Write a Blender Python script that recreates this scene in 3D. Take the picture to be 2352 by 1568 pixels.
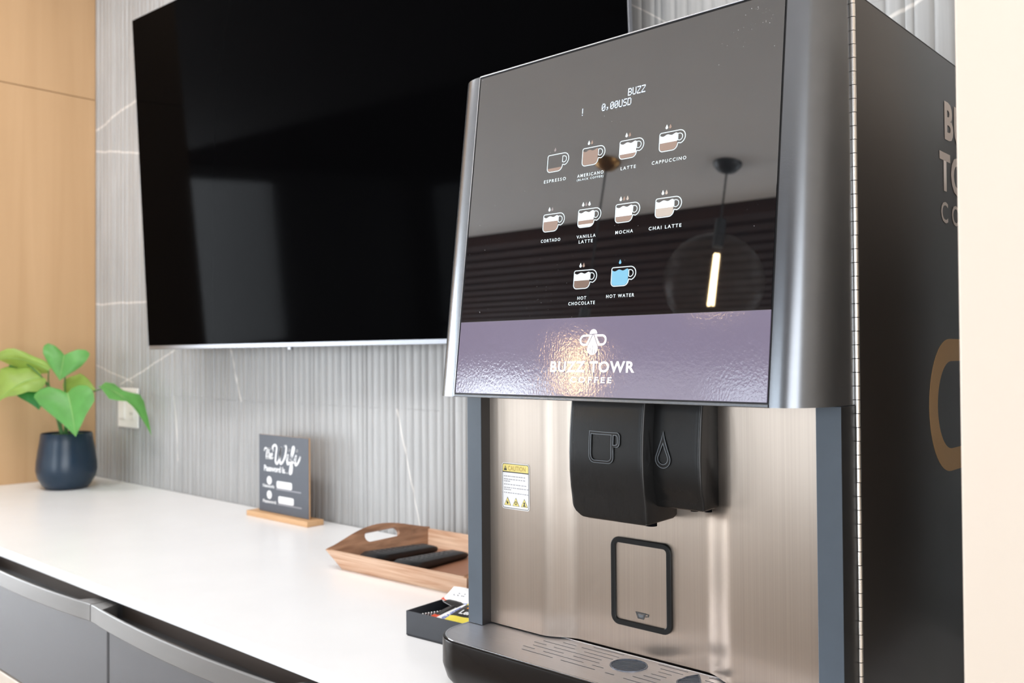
import bpy, bmesh, math, random
from math import sin, cos, pi, radians, sqrt
from mathutils import Vector, Matrix
random.seed(7)
for o in list(bpy.data.objects): bpy.data.objects.remove(o)
sc = bpy.context.scene
COL = sc.collection

# ---------------------------------------------------------------- camera, world, light, exposure
cam_d = bpy.data.cameras.new('camera'); cam = bpy.data.objects.new('camera', cam_d); COL.objects.link(cam)
R_ = Vector((0.73975611, 0.6728396, -0.00691201)); U_ = Vector((0.01546959, -0.00673667, 0.99985764)); F_ = Vector((-0.67269725, 0.73975773, 0.01539204))
m = Matrix((R_, U_, -F_)).transposed().to_4x4(); m.translation = Vector((0, 0, 1.29)); cam.matrix_world = m
cam_d.sensor_width = 36; cam_d.lens = 36*2087/2352; cam_d.clip_start = .02
cam_d.dof.use_dof = True; cam_d.dof.focus_distance = .90; cam_d.dof.aperture_fstop = 8.2
sc.camera = cam
sc.view_settings.view_transform = 'Standard'; sc.view_settings.look = 'None'
sc.view_settings.gamma = 1; sc.view_settings.use_curve_mapping = False
sc.view_settings.exposure = 0.20
w = bpy.data.worlds.new('daylight'); sc.world = w; w.use_nodes = True
w.node_tree.nodes['Background'].inputs[0].default_value = (.80, .90, 1, 1); w.node_tree.nodes['Background'].inputs[1].default_value = 1.0
def area(name, loc, rot, sx, sy, power, col):
    d = bpy.data.lights.new(name, 'AREA'); d.shape = 'RECTANGLE'; d.size = sx; d.size_y = sy; d.energy = power; d.color = col
    o = bpy.data.objects.new(name, d); COL.objects.link(o); o.location = loc; o.rotation_euler = rot; return o
# daylight through the tall windows of the far wall and of the left side, plus added fill from the right and above the counter
FAR = -5.2; LEFT = -7.2; CEIL = 2.72
WIN = [(-7.0, -5.75), (-3.9, -2.5), (-1.3, .9)]
for i, (a, b) in enumerate(WIN):
    area('window_daylight', ((a+b)/2, FAR-.12, 1.35), (radians(90), 0, 0), b-a, 2.48, (46, 12, 42)[i]*(b-a), (.84, .92, 1))
area('window_daylight_side', (LEFT-.12, -1.6, 1.35), (radians(90), 0, radians(-90)), 3.4, 2.48, 320, (.88, .94, 1))
area('window_daylight_right', (3.22, -2.2, 1.35), (radians(90), 0, radians(90)), 3.0, 2.48, 115, (.96, .97, 1))  # added fill to brighten the oak wall, no window known on this side
for x, y in ((-2.7, .35), (-1.9, .35), (-1.1, .25), (-.35, .15)):
    area('counter_fill', (x, y, CEIL-.012), (0, 0, 0), .5, .14, 8.0, (1, .98, .97))  # added top fill for counter and wall, no such fittings known

# ---------------------------------------------------------------- materials
def nodes(m): return m.node_tree.nodes, m.node_tree.links
def mat(name, col, rough=.5, metal=0, ior=1.5, spec=.5, noise=None, bump=None, emit=None, aniso=0, coat=0, trans=0):
    """noise=(scale xyz, amount, detail): colour mottling; bump=(scale xyz, strength, distance)"""
    m = bpy.data.materials.new(name); m.use_nodes = True; n, l = nodes(m); b = n['Principled BSDF']
    b.inputs['Base Color'].default_value = (*col, 1); b.inputs['Roughness'].default_value = rough; b.inputs['Metallic'].default_value = metal
    b.inputs['IOR'].default_value = ior; b.inputs['Specular IOR Level'].default_value = spec
    b.inputs['Coat Weight'].default_value = coat; b.inputs['Coat Roughness'].default_value = .03; b.inputs['Transmission Weight'].default_value = trans
    if aniso: b.inputs['Anisotropic'].default_value = aniso
    if emit: b.inputs['Emission Color'].default_value = (*emit[0], 1); b.inputs['Emission Strength'].default_value = emit[1]
    def tex(s, det=3):
        c = n.new('ShaderNodeTexCoord'); mp = n.new('ShaderNodeMapping'); t = n.new('ShaderNodeTexNoise')
        mp.inputs['Scale'].default_value = s; t.inputs['Scale'].default_value = 1; t.inputs['Detail'].default_value = det
        l.new(c.outputs['Object'], mp.inputs[0]); l.new(mp.outputs[0], t.inputs[0]); return t
    if noise:
        t = tex(noise[0], noise[2] if len(noise) > 2 else 3); r = n.new('ShaderNodeMapRange'); r.inputs[1].default_value = .25; r.inputs[2].default_value = .75
        r.inputs[3].default_value = 1-noise[1]; r.inputs[4].default_value = 1+noise[1]; l.new(t.outputs[0], r.inputs[0])
        v = n.new('ShaderNodeVectorMath'); v.operation = 'SCALE'; v.inputs[0].default_value = col; l.new(r.outputs[0], v.inputs['Scale']); l.new(v.outputs[0], b.inputs['Base Color'])
    if bump:
        t = tex(bump[0]); u = n.new('ShaderNodeBump'); u.inputs['Strength'].default_value = bump[1]; u.inputs['Distance'].default_value = bump[2]
        l.new(t.outputs[0], u.inputs['Height']); l.new(u.outputs[0], b.inputs['Normal'])
    return m
def wood(name, c0, c1, axis_scale, rough=.45, contrast=1):
    m = mat(name, c0, rough); n, l = nodes(m); b = n['Principled BSDF']
    c = n.new('ShaderNodeTexCoord'); mp = n.new('ShaderNodeMapping'); mp.inputs['Scale'].default_value = axis_scale; l.new(c.outputs['Object'], mp.inputs[0])
    t = n.new('ShaderNodeTexNoise'); t.inputs['Scale'].default_value = 1; t.inputs['Detail'].default_value = 5; t.inputs['Distortion'].default_value = .6; l.new(mp.outputs[0], t.inputs[0])
    r = n.new('ShaderNodeValToRGB'); r.color_ramp.elements[0].position = .5-.28/contrast; r.color_ramp.elements[1].position = .5+.28/contrast
    r.color_ramp.elements[0].color = (*c1, 1); r.color_ramp.elements[1].color = (*c0, 1)
    l.new(t.outputs[0], r.inputs[0]); l.new(r.outputs[0], b.inputs['Base Color'])
    return m
def stone():
    m = mat('fluted_stone', (.36, .35, .335), .42); n, l = nodes(m); b = n['Principled BSDF']
    c = n.new('ShaderNodeTexCoord')
    def ns(s, det=4):
        mp = n.new('ShaderNodeMapping'); mp.inputs['Scale'].default_value = s; l.new(c.outputs['Object'], mp.inputs[0])
        t = n.new('ShaderNodeTexNoise'); t.inputs['Scale'].default_value = 1; t.inputs['Detail'].default_value = det; l.new(mp.outputs[0], t.inputs[0]); return t
    def rng(src, a, b_, lo, hi):
        r = n.new('ShaderNodeMapRange'); r.inputs[1].default_value = a; r.inputs[2].default_value = b_; r.inputs[3].default_value = lo; r.inputs[4].default_value = hi
        l.new(src, r.inputs[0]); return r.outputs[0]
    def mul(a, b_):
        q = n.new('ShaderNodeMath'); q.operation = 'MULTIPLY'; l.new(a, q.inputs[0]); l.new(b_, q.inputs[1]); return q.outputs[0]
    k = mul(rng(ns((2.2, 1, 1.6)).outputs[0], .3, .7, .86, 1.12), rng(ns((160, 1, 5)).outputs[0], .3, .7, .90, 1.10))
    v = n.new('ShaderNodeVectorMath'); v.operation = 'SCALE'; v.inputs[0].default_value = (.385, .388, .388); l.new(k, v.inputs['Scale'])
    # pale marble veins: distance to a few line segments on the wall face
    sep = n.new('ShaderNodeSeparateXYZ'); l.new(c.outputs['Object'], sep.inputs[0]); cb = n.new('ShaderNodeCombineXYZ'); l.new(sep.outputs[0], cb.inputs[0]); l.new(sep.outputs[2], cb.inputs[2])
    wob = ns((9, 1, 9), 2); ws = n.new('ShaderNodeVectorMath'); ws.operation = 'MULTIPLY_ADD'; l.new(wob.outputs['Color'], ws.inputs[0]); ws.inputs[1].default_value = (.014, 0, .014); l.new(cb.outputs[0], ws.inputs[2])
    acc = None
    segs = [(-2.989, 2.03, -2.60, 2.09, .005), (-2.989, 1.965, -2.62, 1.90, .004), (-2.989, 1.468, -2.55, 1.455, .004), (-2.976, 1.268, -2.72, 1.213, .0025), (-2.80, 1.205, -2.46, 1.312, .003),
            (-2.165, 1.33, -2.110, 1.178, .0042), (-2.463, 1.178, -2.440, 1.00, .003), (-1.491, 1.178, -1.447, 1.03, .0036), (-1.447, 1.03, -1.41, .91, .0026), (-1.275, 1.178, -1.235, 1.05, .003), (-.47, 1.742, -.40, 1.770, .004), (-.9, 1.9, -.5, 1.62, .002), (-.40, 1.770, -.1, 1.80, .004)]
    for x0, z0, x1, z1, wd in segs:
        d = Vector((x1-x0, 0, z1-z0)); L = d.length; d.normalize()
        s = n.new('ShaderNodeVectorMath'); s.operation = 'SUBTRACT'; l.new(ws.outputs[0], s.inputs[0]); s.inputs[1].default_value = (x0+.007, 0, z0+.007)
        dt = n.new('ShaderNodeVectorMath'); dt.operation = 'DOT_PRODUCT'; l.new(s.outputs[0], dt.inputs[0]); dt.inputs[1].default_value = d
        cl = n.new('ShaderNodeClamp'); cl.inputs[1].default_value = 0; cl.inputs[2].default_value = L; l.new(dt.outputs['Value'], cl.inputs[0])
        sc_ = n.new('ShaderNodeVectorMath'); sc_.operation = 'SCALE'; sc_.inputs[0].default_value = d; l.new(cl.outputs[0], sc_.inputs['Scale'])
        ds = n.new('ShaderNodeVectorMath'); ds.operation = 'DISTANCE'; l.new(s.outputs[0], ds.inputs[0]); l.new(sc_.outputs[0], ds.inputs[1])
        f = rng(ds.outputs['Value'], wd*.3, wd, 1, 0)
        if acc is None: acc = f
        else:
            q = n.new('ShaderNodeMath'); q.operation = 'MAXIMUM'; l.new(acc, q.inputs[0]); l.new(f, q.inputs[1]); acc = q.outputs[0]
    q = n.new('ShaderNodeMath'); q.operation = 'MULTIPLY'; l.new(acc, q.inputs[0]); q.inputs[1].default_value = .6
    mx = n.new('ShaderNodeMix'); mx.data_type = 'RGBA'; l.new(q.outputs[0], mx.inputs['Factor']); l.new(v.outputs[0], mx.inputs['A']); mx.inputs['B'].default_value = (.80, .77, .72, 1)
    l.new(mx.outputs['Result'], b.inputs['Base Color']); return m
def emis(name, col, s):
    m = bpy.data.materials.new(name); m.use_nodes = True; n, l = nodes(m); b = n['Principled BSDF']
    b.inputs['Base Color'].default_value = (*[c*.6 for c in col], 1); b.inputs['Emission Color'].default_value = (*col, 1); b.inputs['Emission Strength'].default_value = s; b.inputs['Roughness'].default_value = .5
    return m

STONE = stone()
M = {}
M['white'] = mat('white_paint', (.80, .79, .77), .7, noise=((3, 3, 3), .02))
M['ceil'] = mat('ceiling_paint', (.86, .85, .84), .8, noise=((2, 2, 2), .02))
M['floor'] = wood('floor_boards', (.36, .28, .22), (.28, .21, .155), (.8, 9, 1), .4)
M['oak'] = wood('oak_veneer', (.62, .40, .22), (.53, .33, .17), (1, 16, .9), .5)
M['oakpale_lit'] = wood('pale_lit_oak_veneer', (.655, .572, .485), (.61, .525, .435), (11, 9, .7), .5)  # on the right upright the strong light is put into this paler oak
M['dark'] = wood('dark_slat_wood', (.075, .034, .026), (.040, .020, .016), (1, 12, 12), .6)
M['darkback'] = mat('slat_backing', (.012, .012, .013), .8, noise=((4, 4, 4), .1))
for _k in ('dark', 'darkback'): M[_k].node_tree.nodes['Principled BSDF'].inputs['Specular IOR Level'].default_value = .04
M['quartz'] = mat('white_quartz', (.86, .865, .875), .28, noise=((9, 9, 9), .02, 6))
M['tvglass'] = mat('tv_screen', (.0010, .0010, .0012), .06, ior=1.045, noise=((2, 2, 2), .05))
M['tvframe'] = mat('tv_silver_frame', (.33, .34, .37), .35, 1, noise=((20, 20, 20), .03))
M['tvback'] = mat('tv_back_plastic', (.02, .02, .02), .5, noise=((20, 20, 20), .03))
M['steelpanel'] = mat('grey_steel_front', (.105, .105, .11), .45, .4, noise=((4, 4, 4), .04))
M['steelhandle'] = mat('satin_steel_handle', (.175, .17, .165), .40, .5, noise=((8, 8, 60), .04))
M['hollow'] = mat('pocket_brown', (.14, .115, .10), .4, .4, noise=((10, 10, 10), .05))
M['fridgetop'] = mat('gasket_grey', (.06, .07, .08), .4, .2, noise=((10, 10, 10), .05))
M['black'] = mat('black_powdercoat', (.011, .0095, .0085), .34, noise=((40, 40, 40), .05), spec=.7)
M['side'] = mat('machine_side_black', (.012, .009, .008), .30, noise=((20, 20, 20), .05), spec=.9)
M['doorframe'] = mat('graphite_metallic', (.19, .20, .215), .25, .9, bump=((900, 900, 900), .05, .0004), noise=((60, 60, 60), .03))
M['colfront'] = mat('slate_grey_paint', (.060, .078, .10), .42, .1, noise=((60, 60, 60), .04))
M['glass'] = mat('black_display_glass', (.004, .005, .006), .015, ior=2.55, noise=((40, 40, 40), .1))
def dust(m, sc1, thr, col):
    n, l = nodes(m); b = n['Principled BSDF']; c = n.new('ShaderNodeTexCoord')
    a = n.new('ShaderNodeTexNoise'); a.inputs['Scale'].default_value = sc1; a.inputs['Detail'].default_value = 1; l.new(c.outputs['Object'], a.inputs[0])
    k = n.new('ShaderNodeTexNoise'); k.inputs['Scale'].default_value = 14; l.new(c.outputs['Object'], k.inputs[0])
    s_ = n.new('ShaderNodeMath'); s_.operation = 'MULTIPLY_ADD'; s_.inputs[1].default_value = .35; l.new(k.outputs[0], s_.inputs[0]); l.new(a.outputs[0], s_.inputs[2])
    r = n.new('ShaderNodeMapRange'); r.inputs[1].default_value = thr; r.inputs[2].default_value = thr+.04; l.new(s_.outputs[0], r.inputs[0])
    mx = n.new('ShaderNodeMix'); mx.data_type = 'RGBA'; l.new(r.outputs[0], mx.inputs['Factor'])
    src = b.inputs['Base Color'].links[0].from_socket; l.new(src, mx.inputs['A']); mx.inputs['B'].default_value = (*col, 1); l.new(mx.outputs['Result'], b.inputs['Base Color'])
dust(M['glass'], 620, .985, (.35, .35, .36))
M['purple'] = mat('purple_brand_print', (.175, .152, .215), .05, 0, ior=2.2, bump=((430, 430, 330), .10, .0007), noise=((5, 5, 5), .04))
M['gap'] = mat('black_gasket', (.004, .004, .005), .4, noise=((40, 40, 40), .1))
M['trim'] = mat('bright_trim', (.75, .77, .80), .2, 1, noise=((40, 40, 40), .03))
M['chrome'] = mat('hinge_steel', (.95, .91, .86), .24, 1, noise=((80, 80, 80), .05))
M['steel'] = mat('brushed_steel', (.40, .340, .290), .30, 1, bump=((500, 30, 2), .05, .0003), noise=((700, 30, 2), .06))
_b = M['steel'].node_tree.nodes['Principled BSDF']; _b.inputs['Anisotropic'].default_value = .85
_t = M['steel'].node_tree.nodes.new('ShaderNodeTangent'); _t.direction_type = 'UV_MAP'; _t.uv_map = 'brush'; M['steel'].node_tree.links.new(_t.outputs[0], _b.inputs['Tangent'])
M['plate'] = mat('tray_plate_steel', (.95, .94, .97), .40, 1, aniso=.3, bump=((6, 500, 10), .05, .0003), noise=((40, 900, 40), .04))
M['disp'] = mat('nozzle_black_plastic', (.010, .010, .010), .22, bump=((1500, 30, 4), .10, .0003), noise=((40, 40, 40), .05), spec=.3)
M['groove'] = mat('embossed_edge_grey', (.14, .155, .17), .25, .3, noise=((40, 40, 40), .05))
M['bowl'] = mat('drip_bowl_black', (.009, .007, .006), .22, noise=((40, 40, 40), .05), spec=.15)
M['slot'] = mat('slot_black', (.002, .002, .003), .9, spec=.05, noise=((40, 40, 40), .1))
M['grate'] = mat('grate_bluegrey', (.16, .18, .22), .35, .6, noise=((40, 40, 40), .05))
M['rubber'] = mat('black_rubber', (.004, .0045, .0045), .32, spec=.25, noise=((90, 90, 90), .1), bump=((700, 700, 700), .2, .0004))
M['stickw'] = mat('sticker_white', (.86, .87, .88), .4, noise=((40, 40, 40), .02))
M['sticky'] = mat('sticker_yellow', (.82, .70, .22), .4, noise=((40, 40, 40), .02))
M['ink'] = mat('dark_ink', (.03, .03, .03), .5, noise=((40, 40, 40), .05))
M['inkgrey'] = mat('grey_ink', (.30, .30, .33), .5, noise=((40, 40, 40), .05))
M['inkbrown'] = mat('amber_ink', (.45, .30, .08), .5, noise=((40, 40, 40), .05))
M['logow'] = mat('white_print_glow', (.93, .90, .90), .4, noise=((40, 40, 40), .01), emit=((1, .98, .97), .22))  # print with a faint glow added to its white
M['azk'] = mat('faint_grey_print', (.42, .42, .50), .3, .3, noise=((40, 40, 40), .02))
M['sidew'] = mat('pinkish_white_vinyl', (.88, .80, .76), .4, noise=((40, 40, 40), .02))
M['gold'] = mat('gold_vinyl', (.80, .50, .22), .4, .1, noise=((8, 8, 8), .08))
M['i_line'] = emis('backlit_line', (.60, .72, .78), .62)
M['i_white'] = emis('backlit_white', (.74, .86, .90), .62)
M['i_brown'] = emis('backlit_brown', (.24, .165, .13), .6)
M['i_dbrown'] = emis('backlit_dark_brown', (.14, .085, .06), .6)
M['i_tan'] = emis('backlit_tan', (.42, .36, .31), .55)
M['i_blue'] = emis('backlit_blue', (.14, .36, .50), .6)
M['i_grey'] = emis('backlit_grey', (.20, .17, .17), .7)
M['lcd'] = emis('display_dots', (.62, .76, .90), .8)
M['boardgrey'] = mat('sign_slate', (.070, .080, .10), .5, noise=((40, 40, 40), .04))
M['signw'] = mat('sign_white_paint', (.86, .87, .88), .5, noise=((40, 40, 40), .02))
M['signwood'] = wood('sign_wood', (.68, .42, .22), (.58, .34, .17), (8, 60, 60), .5)
M['traywood'] = wood('acacia_wood', (.50, .27, .155), (.24, .115, .06), (60, 12, 90), .5, 1.5)
M['traywoodpale'] = wood('acacia_pale', (.80, .58, .42), (.52, .27, .15), (7, 60, 120), .5, 1.3)
M['trayleather'] = mat('brown_leather', (.33, .15, .085), .5, noise=((60, 60, 60), .04), bump=((400, 400, 400), .1, .0004))
M['remote'] = mat('remote_black', (.018, .019, .021), .42, noise=((60, 60, 60), .1))
M['button'] = mat('remote_button', (.045, .047, .052), .4, noise=((60, 60, 60), .1))
M['caddy'] = mat('caddy_slate_metal', (.040, .044, .052), .42, noise=((60, 60, 60), .05))
M['pack_w'] = mat('packet_paper', (.86, .87, .88), .5, noise=((60, 60, 60), .03), bump=((120, 120, 120), .2, .001))
M['pack_r'] = mat('packet_red', (.72, .10, .045), .4, noise=((60, 60, 60), .04))
M['pack_y'] = mat('packet_yellow', (.85, .72, .10), .4, noise=((60, 60, 60), .06))
M['pack_k'] = mat('packet_black', (.03, .028, .026), .4, noise=((60, 60, 60), .05))
M['pack_b'] = mat('packet_blue', (.16, .22, .55), .4, noise=((60, 60, 60), .05))
M['pack_o'] = mat('packet_orange', (.75, .30, .05), .4, noise=((60, 60, 60), .05))
M['outlet'] = mat('outlet_white', (.82, .80, .78), .4, noise=((30, 30, 30), .01))
M['pot'] = mat('navy_glaze', (.007, .024, .048), .30, noise=((10, 10, 10), .2), spec=.5)
M['soil'] = mat('moss_green', (.06, .09, .02), .9, noise=((80, 80, 80), .4))
def leafmat(name, c):
    m = mat(name, c, .42, noise=((28, 28, 28), .20)); b = m.node_tree.nodes['Principled BSDF']; b.inputs['Subsurface Weight'].default_value = 0
    n, l = nodes(m); tr = n.new('ShaderNodeBsdfTranslucent'); tr.inputs[0].default_value = (c[0]*1.6, c[1]*1.5, c[2], 1); mx = n.new('ShaderNodeMixShader'); mx.inputs[0].default_value = .35
    l.new(b.outputs[0], mx.inputs[1]); l.new(tr.outputs[0], mx.inputs[2]); l.new(mx.outputs[0], n['Material Output'].inputs[0]); return m
M['leaf'] = leafmat('leaf_green', (.13, .40, .10)); M['leaf2'] = leafmat('leaf_yellow_green', (.30, .46, .10)); M['leaf3'] = leafmat('leaf_dark_green', (.03, .22, .05))
M['vein'] = mat('leaf_vein', (.30, .52, .16), .5, noise=((60, 60, 60), .05))
M['stem'] = mat('stem_green', (.05, .16, .035), .5, noise=((60, 60, 60), .1))
M['filament'] = emis('glowing_filament', (1, .72, .38), 28)
M['filament2'] = emis('bright_glowing_filament', (1, .66, .30), 60)
M['smoke'] = mat('smoked_glass', (.10, .09, .085), .03, ior=1.3, noise=((3, 3, 3), .02)); M['smoke'].node_tree.nodes['Principled BSDF'].inputs['Alpha'].default_value = .18
M['brass'] = mat('aged_brass', (.32, .17, .06), .3, 1, noise=((30, 30, 30), .1))
M['frame'] = mat('window_frame_dark', (.03, .03, .035), .4, noise=((30, 30, 30), .05))
M['paneglass'] = mat('window_glass', (.95, .97, .98), .02, trans=1, noise=((1, 1, 1), .01)); M['paneglass'].node_tree.nodes['Principled BSDF'].inputs['Alpha'].default_value = .12

# ---------------------------------------------------------------- building helpers
ORG = {}
def tag(o, label=None, cat=None, group=None, kind=None):
    for k, v in (('label', label), ('category', cat), ('group', group), ('kind', kind)):
        if v: o[k] = v
    return o
def thing(name, label, cat, loc, group=None, rz=0):
    o = bpy.data.objects.new(name, None); COL.objects.link(o); o.location = loc; o.rotation_euler = (0, 0, rz); o.empty_display_size = .02
    ORG[o] = Vector(loc) if not rz else Vector((0, 0, 0)); return tag(o, label, cat, group)
def link(name, me, mats, parent=None, smooth=None):
    o = bpy.data.objects.new(name, me); COL.objects.link(o)
    for mm in (mats if isinstance(mats, (list, tuple)) else [mats]): me.materials.append(mm)
    org = ORG.get(parent, Vector((0, 0, 0)))
    if org.length: me.transform(Matrix.Translation(-org))
    if parent: o.parent = parent
    ORG[o] = org
    if smooth is not None:
        for p in me.polygons: p.use_smooth = True
        if smooth < 180: me.set_sharp_from_angle(angle=radians(smooth))
    return o
def mesh(name, vs, fs, mats, parent=None, smooth=None, mi=None):
    me = bpy.data.meshes.new(name); me.from_pydata([tuple(v) for v in vs], [], fs); me.update()
    o = link(name, me, mats, parent, smooth)
    if mi: me.polygons.foreach_set('material_index', mi)
    return o
def frombm(name, bm, mats, parent=None, smooth=None):
    bmesh.ops.recalc_face_normals(bm, faces=bm.faces[:]); me = bpy.data.meshes.new(name); bm.to_mesh(me); bm.free(); return link(name, me, mats, parent, smooth)
def addbox(bm, x0, x1, y0, y1, z0, z1, bev=0, mtx=None, seg=2):
    r = bmesh.ops.create_cube(bm, size=1); vs = r['verts']
    for v in vs: v.co = Vector(((x0+x1)/2+v.co.x*(x1-x0), (y0+y1)/2+v.co.y*(y1-y0), (z0+z1)/2+v.co.z*(z1-z0)))
    if bev:
        es = list({e for v in vs for e in v.link_edges}); r = bmesh.ops.bevel(bm, geom=es, offset=bev, segments=seg, affect='EDGES', profile=.5)
        vs = list({v for f in r['faces'] for v in f.verts} | {v for v in vs if v.is_valid})
    if mtx: bmesh.ops.transform(bm, matrix=mtx, verts=[v for v in vs if v.is_valid])
def box(name, x0, x1, y0, y1, z0, z1, mt, parent=None, bev=0, mtx=None):
    bm = bmesh.new(); addbox(bm, x0, x1, y0, y1, z0, z1, bev, mtx); return frombm(name, bm, mt, parent, None)
def struct(o): return tag(o, kind='structure')
def frame(o, u, v):
    u = Vector(u).normalized(); v = Vector(v).normalized(); n = u.cross(v); m = Matrix((u, v, n)).transposed().to_4x4(); m.translation = Vector(o); return m
def plate_mesh(loops, thick, fr, bev=0, back=False):
    """filled outline with holes, standing from the frame plane to +thick along its normal"""
    cu = bpy.data.curves.new('c', 'CURVE'); cu.dimensions = '2D'; cu.fill_mode = 'BOTH'; cu.extrude = thick/2; cu.bevel_depth = bev; cu.bevel_resolution = 2
    for lp in loops:
        s = cu.splines.new('POLY'); s.points.add(len(lp)-1); s.use_cyclic_u = True
        for p, q in zip(s.points, lp): p.co = (q[0], q[1], 0, 1)
    o = bpy.data.objects.new('c', cu); COL.objects.link(o); me = bpy.data.meshes.new_from_object(o.evaluated_get(bpy.context.evaluated_depsgraph_get())); bpy.data.objects.remove(o); bpy.data.curves.remove(cu)
    me.transform(fr @ Matrix.Translation((0, 0, thick/2))); me.materials.clear(); return me
def plate(name, loops, thick, fr, mt, parent=None, bev=0, smooth=35):
    return link(name, plate_mesh(loops, thick, fr, bev), mt, parent, smooth)
def rrect(x0, y0, x1, y1, r, seg=6):
    pts = []
    for cx, cy, a in ((x1-r, y0+r, -90), (x1-r, y1-r, 0), (x0+r, y1-r, 90), (x0+r, y0+r, 180)):
        for i in range(seg+1): t = radians(a+90*i/seg); pts.append((cx+r*cos(t), cy+r*sin(t)))
    return pts
def circ(cx, cy, r, n=40, ry=None): return [(cx+r*cos(2*pi*i/n), cy+(ry or r)*sin(2*pi*i/n)) for i in range(n)]
def arc(cx, cy, r, a0, a1, n=12): return [(cx+r*cos(radians(a0+(a1-a0)*i/n)), cy+r*sin(radians(a0+(a1-a0)*i/n))) for i in range(n+1)]
def offs(pts, d):
    """inset a closed counter-clockwise loop by d"""
    out = []; n = len(pts)
    for i in range(n):
        a = Vector(pts[i-1]); b = Vector(pts[i]); c = Vector(pts[(i+1) % n]); e1 = (b-a); e2 = (c-b)
        if e1.length < 1e-9 or e2.length < 1e-9: out.append(tuple(b)); continue
        e1.normalize(); e2.normalize(); n1 = Vector((-e1.y, e1.x)); n2 = Vector((-e2.y, e2.x)); q = n1+n2; q = q/max(.35, q.length_squared)*2
        out.append(tuple(b+q*d/1.0 if q.length < 3 else b+n1*d))
    return out
def ribbon(pts, wd, closed=True):
    """thin line along a path as one or two loops"""
    if closed: return [offs(pts, -wd/2), offs(pts, wd/2)]
    L = []; Rr = []; n = len(pts)
    for i in range(n):
        a = Vector(pts[max(0, i-1)]); c = Vector(pts[min(n-1, i+1)]); e = (c-a).normalized(); nn = Vector((-e.y, e.x)); b = Vector(pts[i]); L.append(tuple(b+nn*wd/2)); Rr.append(tuple(b-nn*wd/2))
    return [L+Rr[::-1]]
def text_mesh(s, fr, width, height, bold=0, spacing=1.0, italic=0, depth=.0002, align='L'):
    cu = bpy.data.curves.new('t', 'FONT'); cu.body = s; cu.size = 1; cu.offset = bold; cu.space_character = spacing; cu.resolution_u = 3; cu.shear = italic
    o = bpy.data.objects.new('t', cu); COL.objects.link(o); me = bpy.data.meshes.new_from_object(o.evaluated_get(bpy.context.evaluated_depsgraph_get())); bpy.data.objects.remove(o); bpy.data.curves.remove(cu)
    xs = [v.co.x for v in me.vertices]; ys = [v.co.y for v in me.vertices]; x0, x1, y0, y1 = min(xs), max(xs), min(ys), max(ys)
    sy = height/.70 if height else 1
    sx = width/(x1-x0)
    me.transform(Matrix.Diagonal((sx, sy, 1, 1)) @ Matrix.Translation((-x0, 0, 0))); me.transform(fr @ Matrix.Translation((0, 0, depth))); me.materials.clear(); return me
def text(name, s, fr, width, height, mt, parent=None, bold=0, spacing=1.0, italic=0, depth=.0002):
    return link(name, text_mesh(s, fr, width, height, bold, spacing, italic, depth), mt, parent)
def join(name, parts, parent=None, smooth=None):
    """parts: list of (mesh, material) joined into one mesh with several materials"""
    mats = []; bm = bmesh.new()
    for me, mt in parts:
        if mt not in mats: mats.append(mt)
        i = mats.index(mt); k = len(bm.faces); bm.from_mesh(me); bm.faces.ensure_lookup_table()
        for f in bm.faces[k:]: f.material_index = i
        bpy.data.meshes.remove(me)
    me = bpy.data.meshes.new(name); bm.to_mesh(me); bm.free(); return link(name, me, mats, parent, smooth)
def tubebm(bm, pts, rad, n=8, cap=True):
    pts = [Vector(p) for p in pts]; rs = rad if isinstance(rad, (list, tuple)) else [rad]*len(pts); prev = None
    for i, p in enumerate(pts):
        d = (pts[min(i+1, len(pts)-1)]-pts[max(0, i-1)]).normalized(); a = d.cross(Vector((0, 0, 1)));
        if a.length < .1: a = d.cross(Vector((1, 0, 0)))
        a.normalize(); b = d.cross(a); ring = [bm.verts.new(p+(a*cos(2*pi*k/n)+b*sin(2*pi*k/n))*rs[i]) for k in range(n)]
        if prev:
            for k in range(n): bm.faces.new((prev[k], prev[(k+1) % n], ring[(k+1) % n], ring[k]))
        elif cap: bm.faces.new(ring[::-1])
        prev = ring
    if cap: bm.faces.new(prev)
def tube(name, pts, rad, mt, parent=None, n=8):
    bm = bmesh.new(); tubebm(bm, pts, rad, n); return frombm(name, bm, mt, parent, 60)
def smoothpath(pts, k=6):
    pts = [Vector(p) for p in pts]; out = []
    for i in range(len(pts)-1):
        p0 = pts[max(0, i-1)]; p1 = pts[i]; p2 = pts[i+1]; p3 = pts[min(len(pts)-1, i+2)]
        for j in range(k):
            t = j/k; out.append(.5*((2*p1)+(p2-p0)*t+(2*p0-5*p1+4*p2-p3)*t*t+(3*p1-p0-3*p2+p3)*t**3))
    out.append(pts[-1]); return out
def lathe(name, prof, c, mt, parent=None, n=48, smooth=40):
    vs = []; fs = []
    for r, z in prof:
        for k in range(n): a = 2*pi*k/n; vs.append((c[0]+r*cos(a), c[1]+r*sin(a), c[2]+z))
    for i in range(len(prof)-1):
        for k in range(n): a = i*n+k; b = i*n+(k+1) % n; fs.append((a, b, b+n, a+n))
    fs.append(tuple(range(n))[::-1]); fs.append(tuple(range((len(prof)-1)*n, len(prof)*n))); return mesh(name, vs, fs, mt, parent, smooth)
def loft(name, rings, mt, parent=None, smooth=30, cap=True):
    n = len(rings[0]); vs = [v for r in rings for v in r]; fs = []
    for i in range(len(rings)-1):
        for k in range(n): a = i*n+k; b = i*n+(k+1) % n; fs.append((a, b, b+n, a+n))
    bm = bmesh.new(); V = [bm.verts.new(v) for v in vs]
    for f in fs: bm.faces.new([V[i] for i in f])
    if cap: bm.faces.new(V[:n][::-1]); bm.faces.new(V[-n:])
    return frombm(name, bm, mt, parent, smooth)

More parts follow.
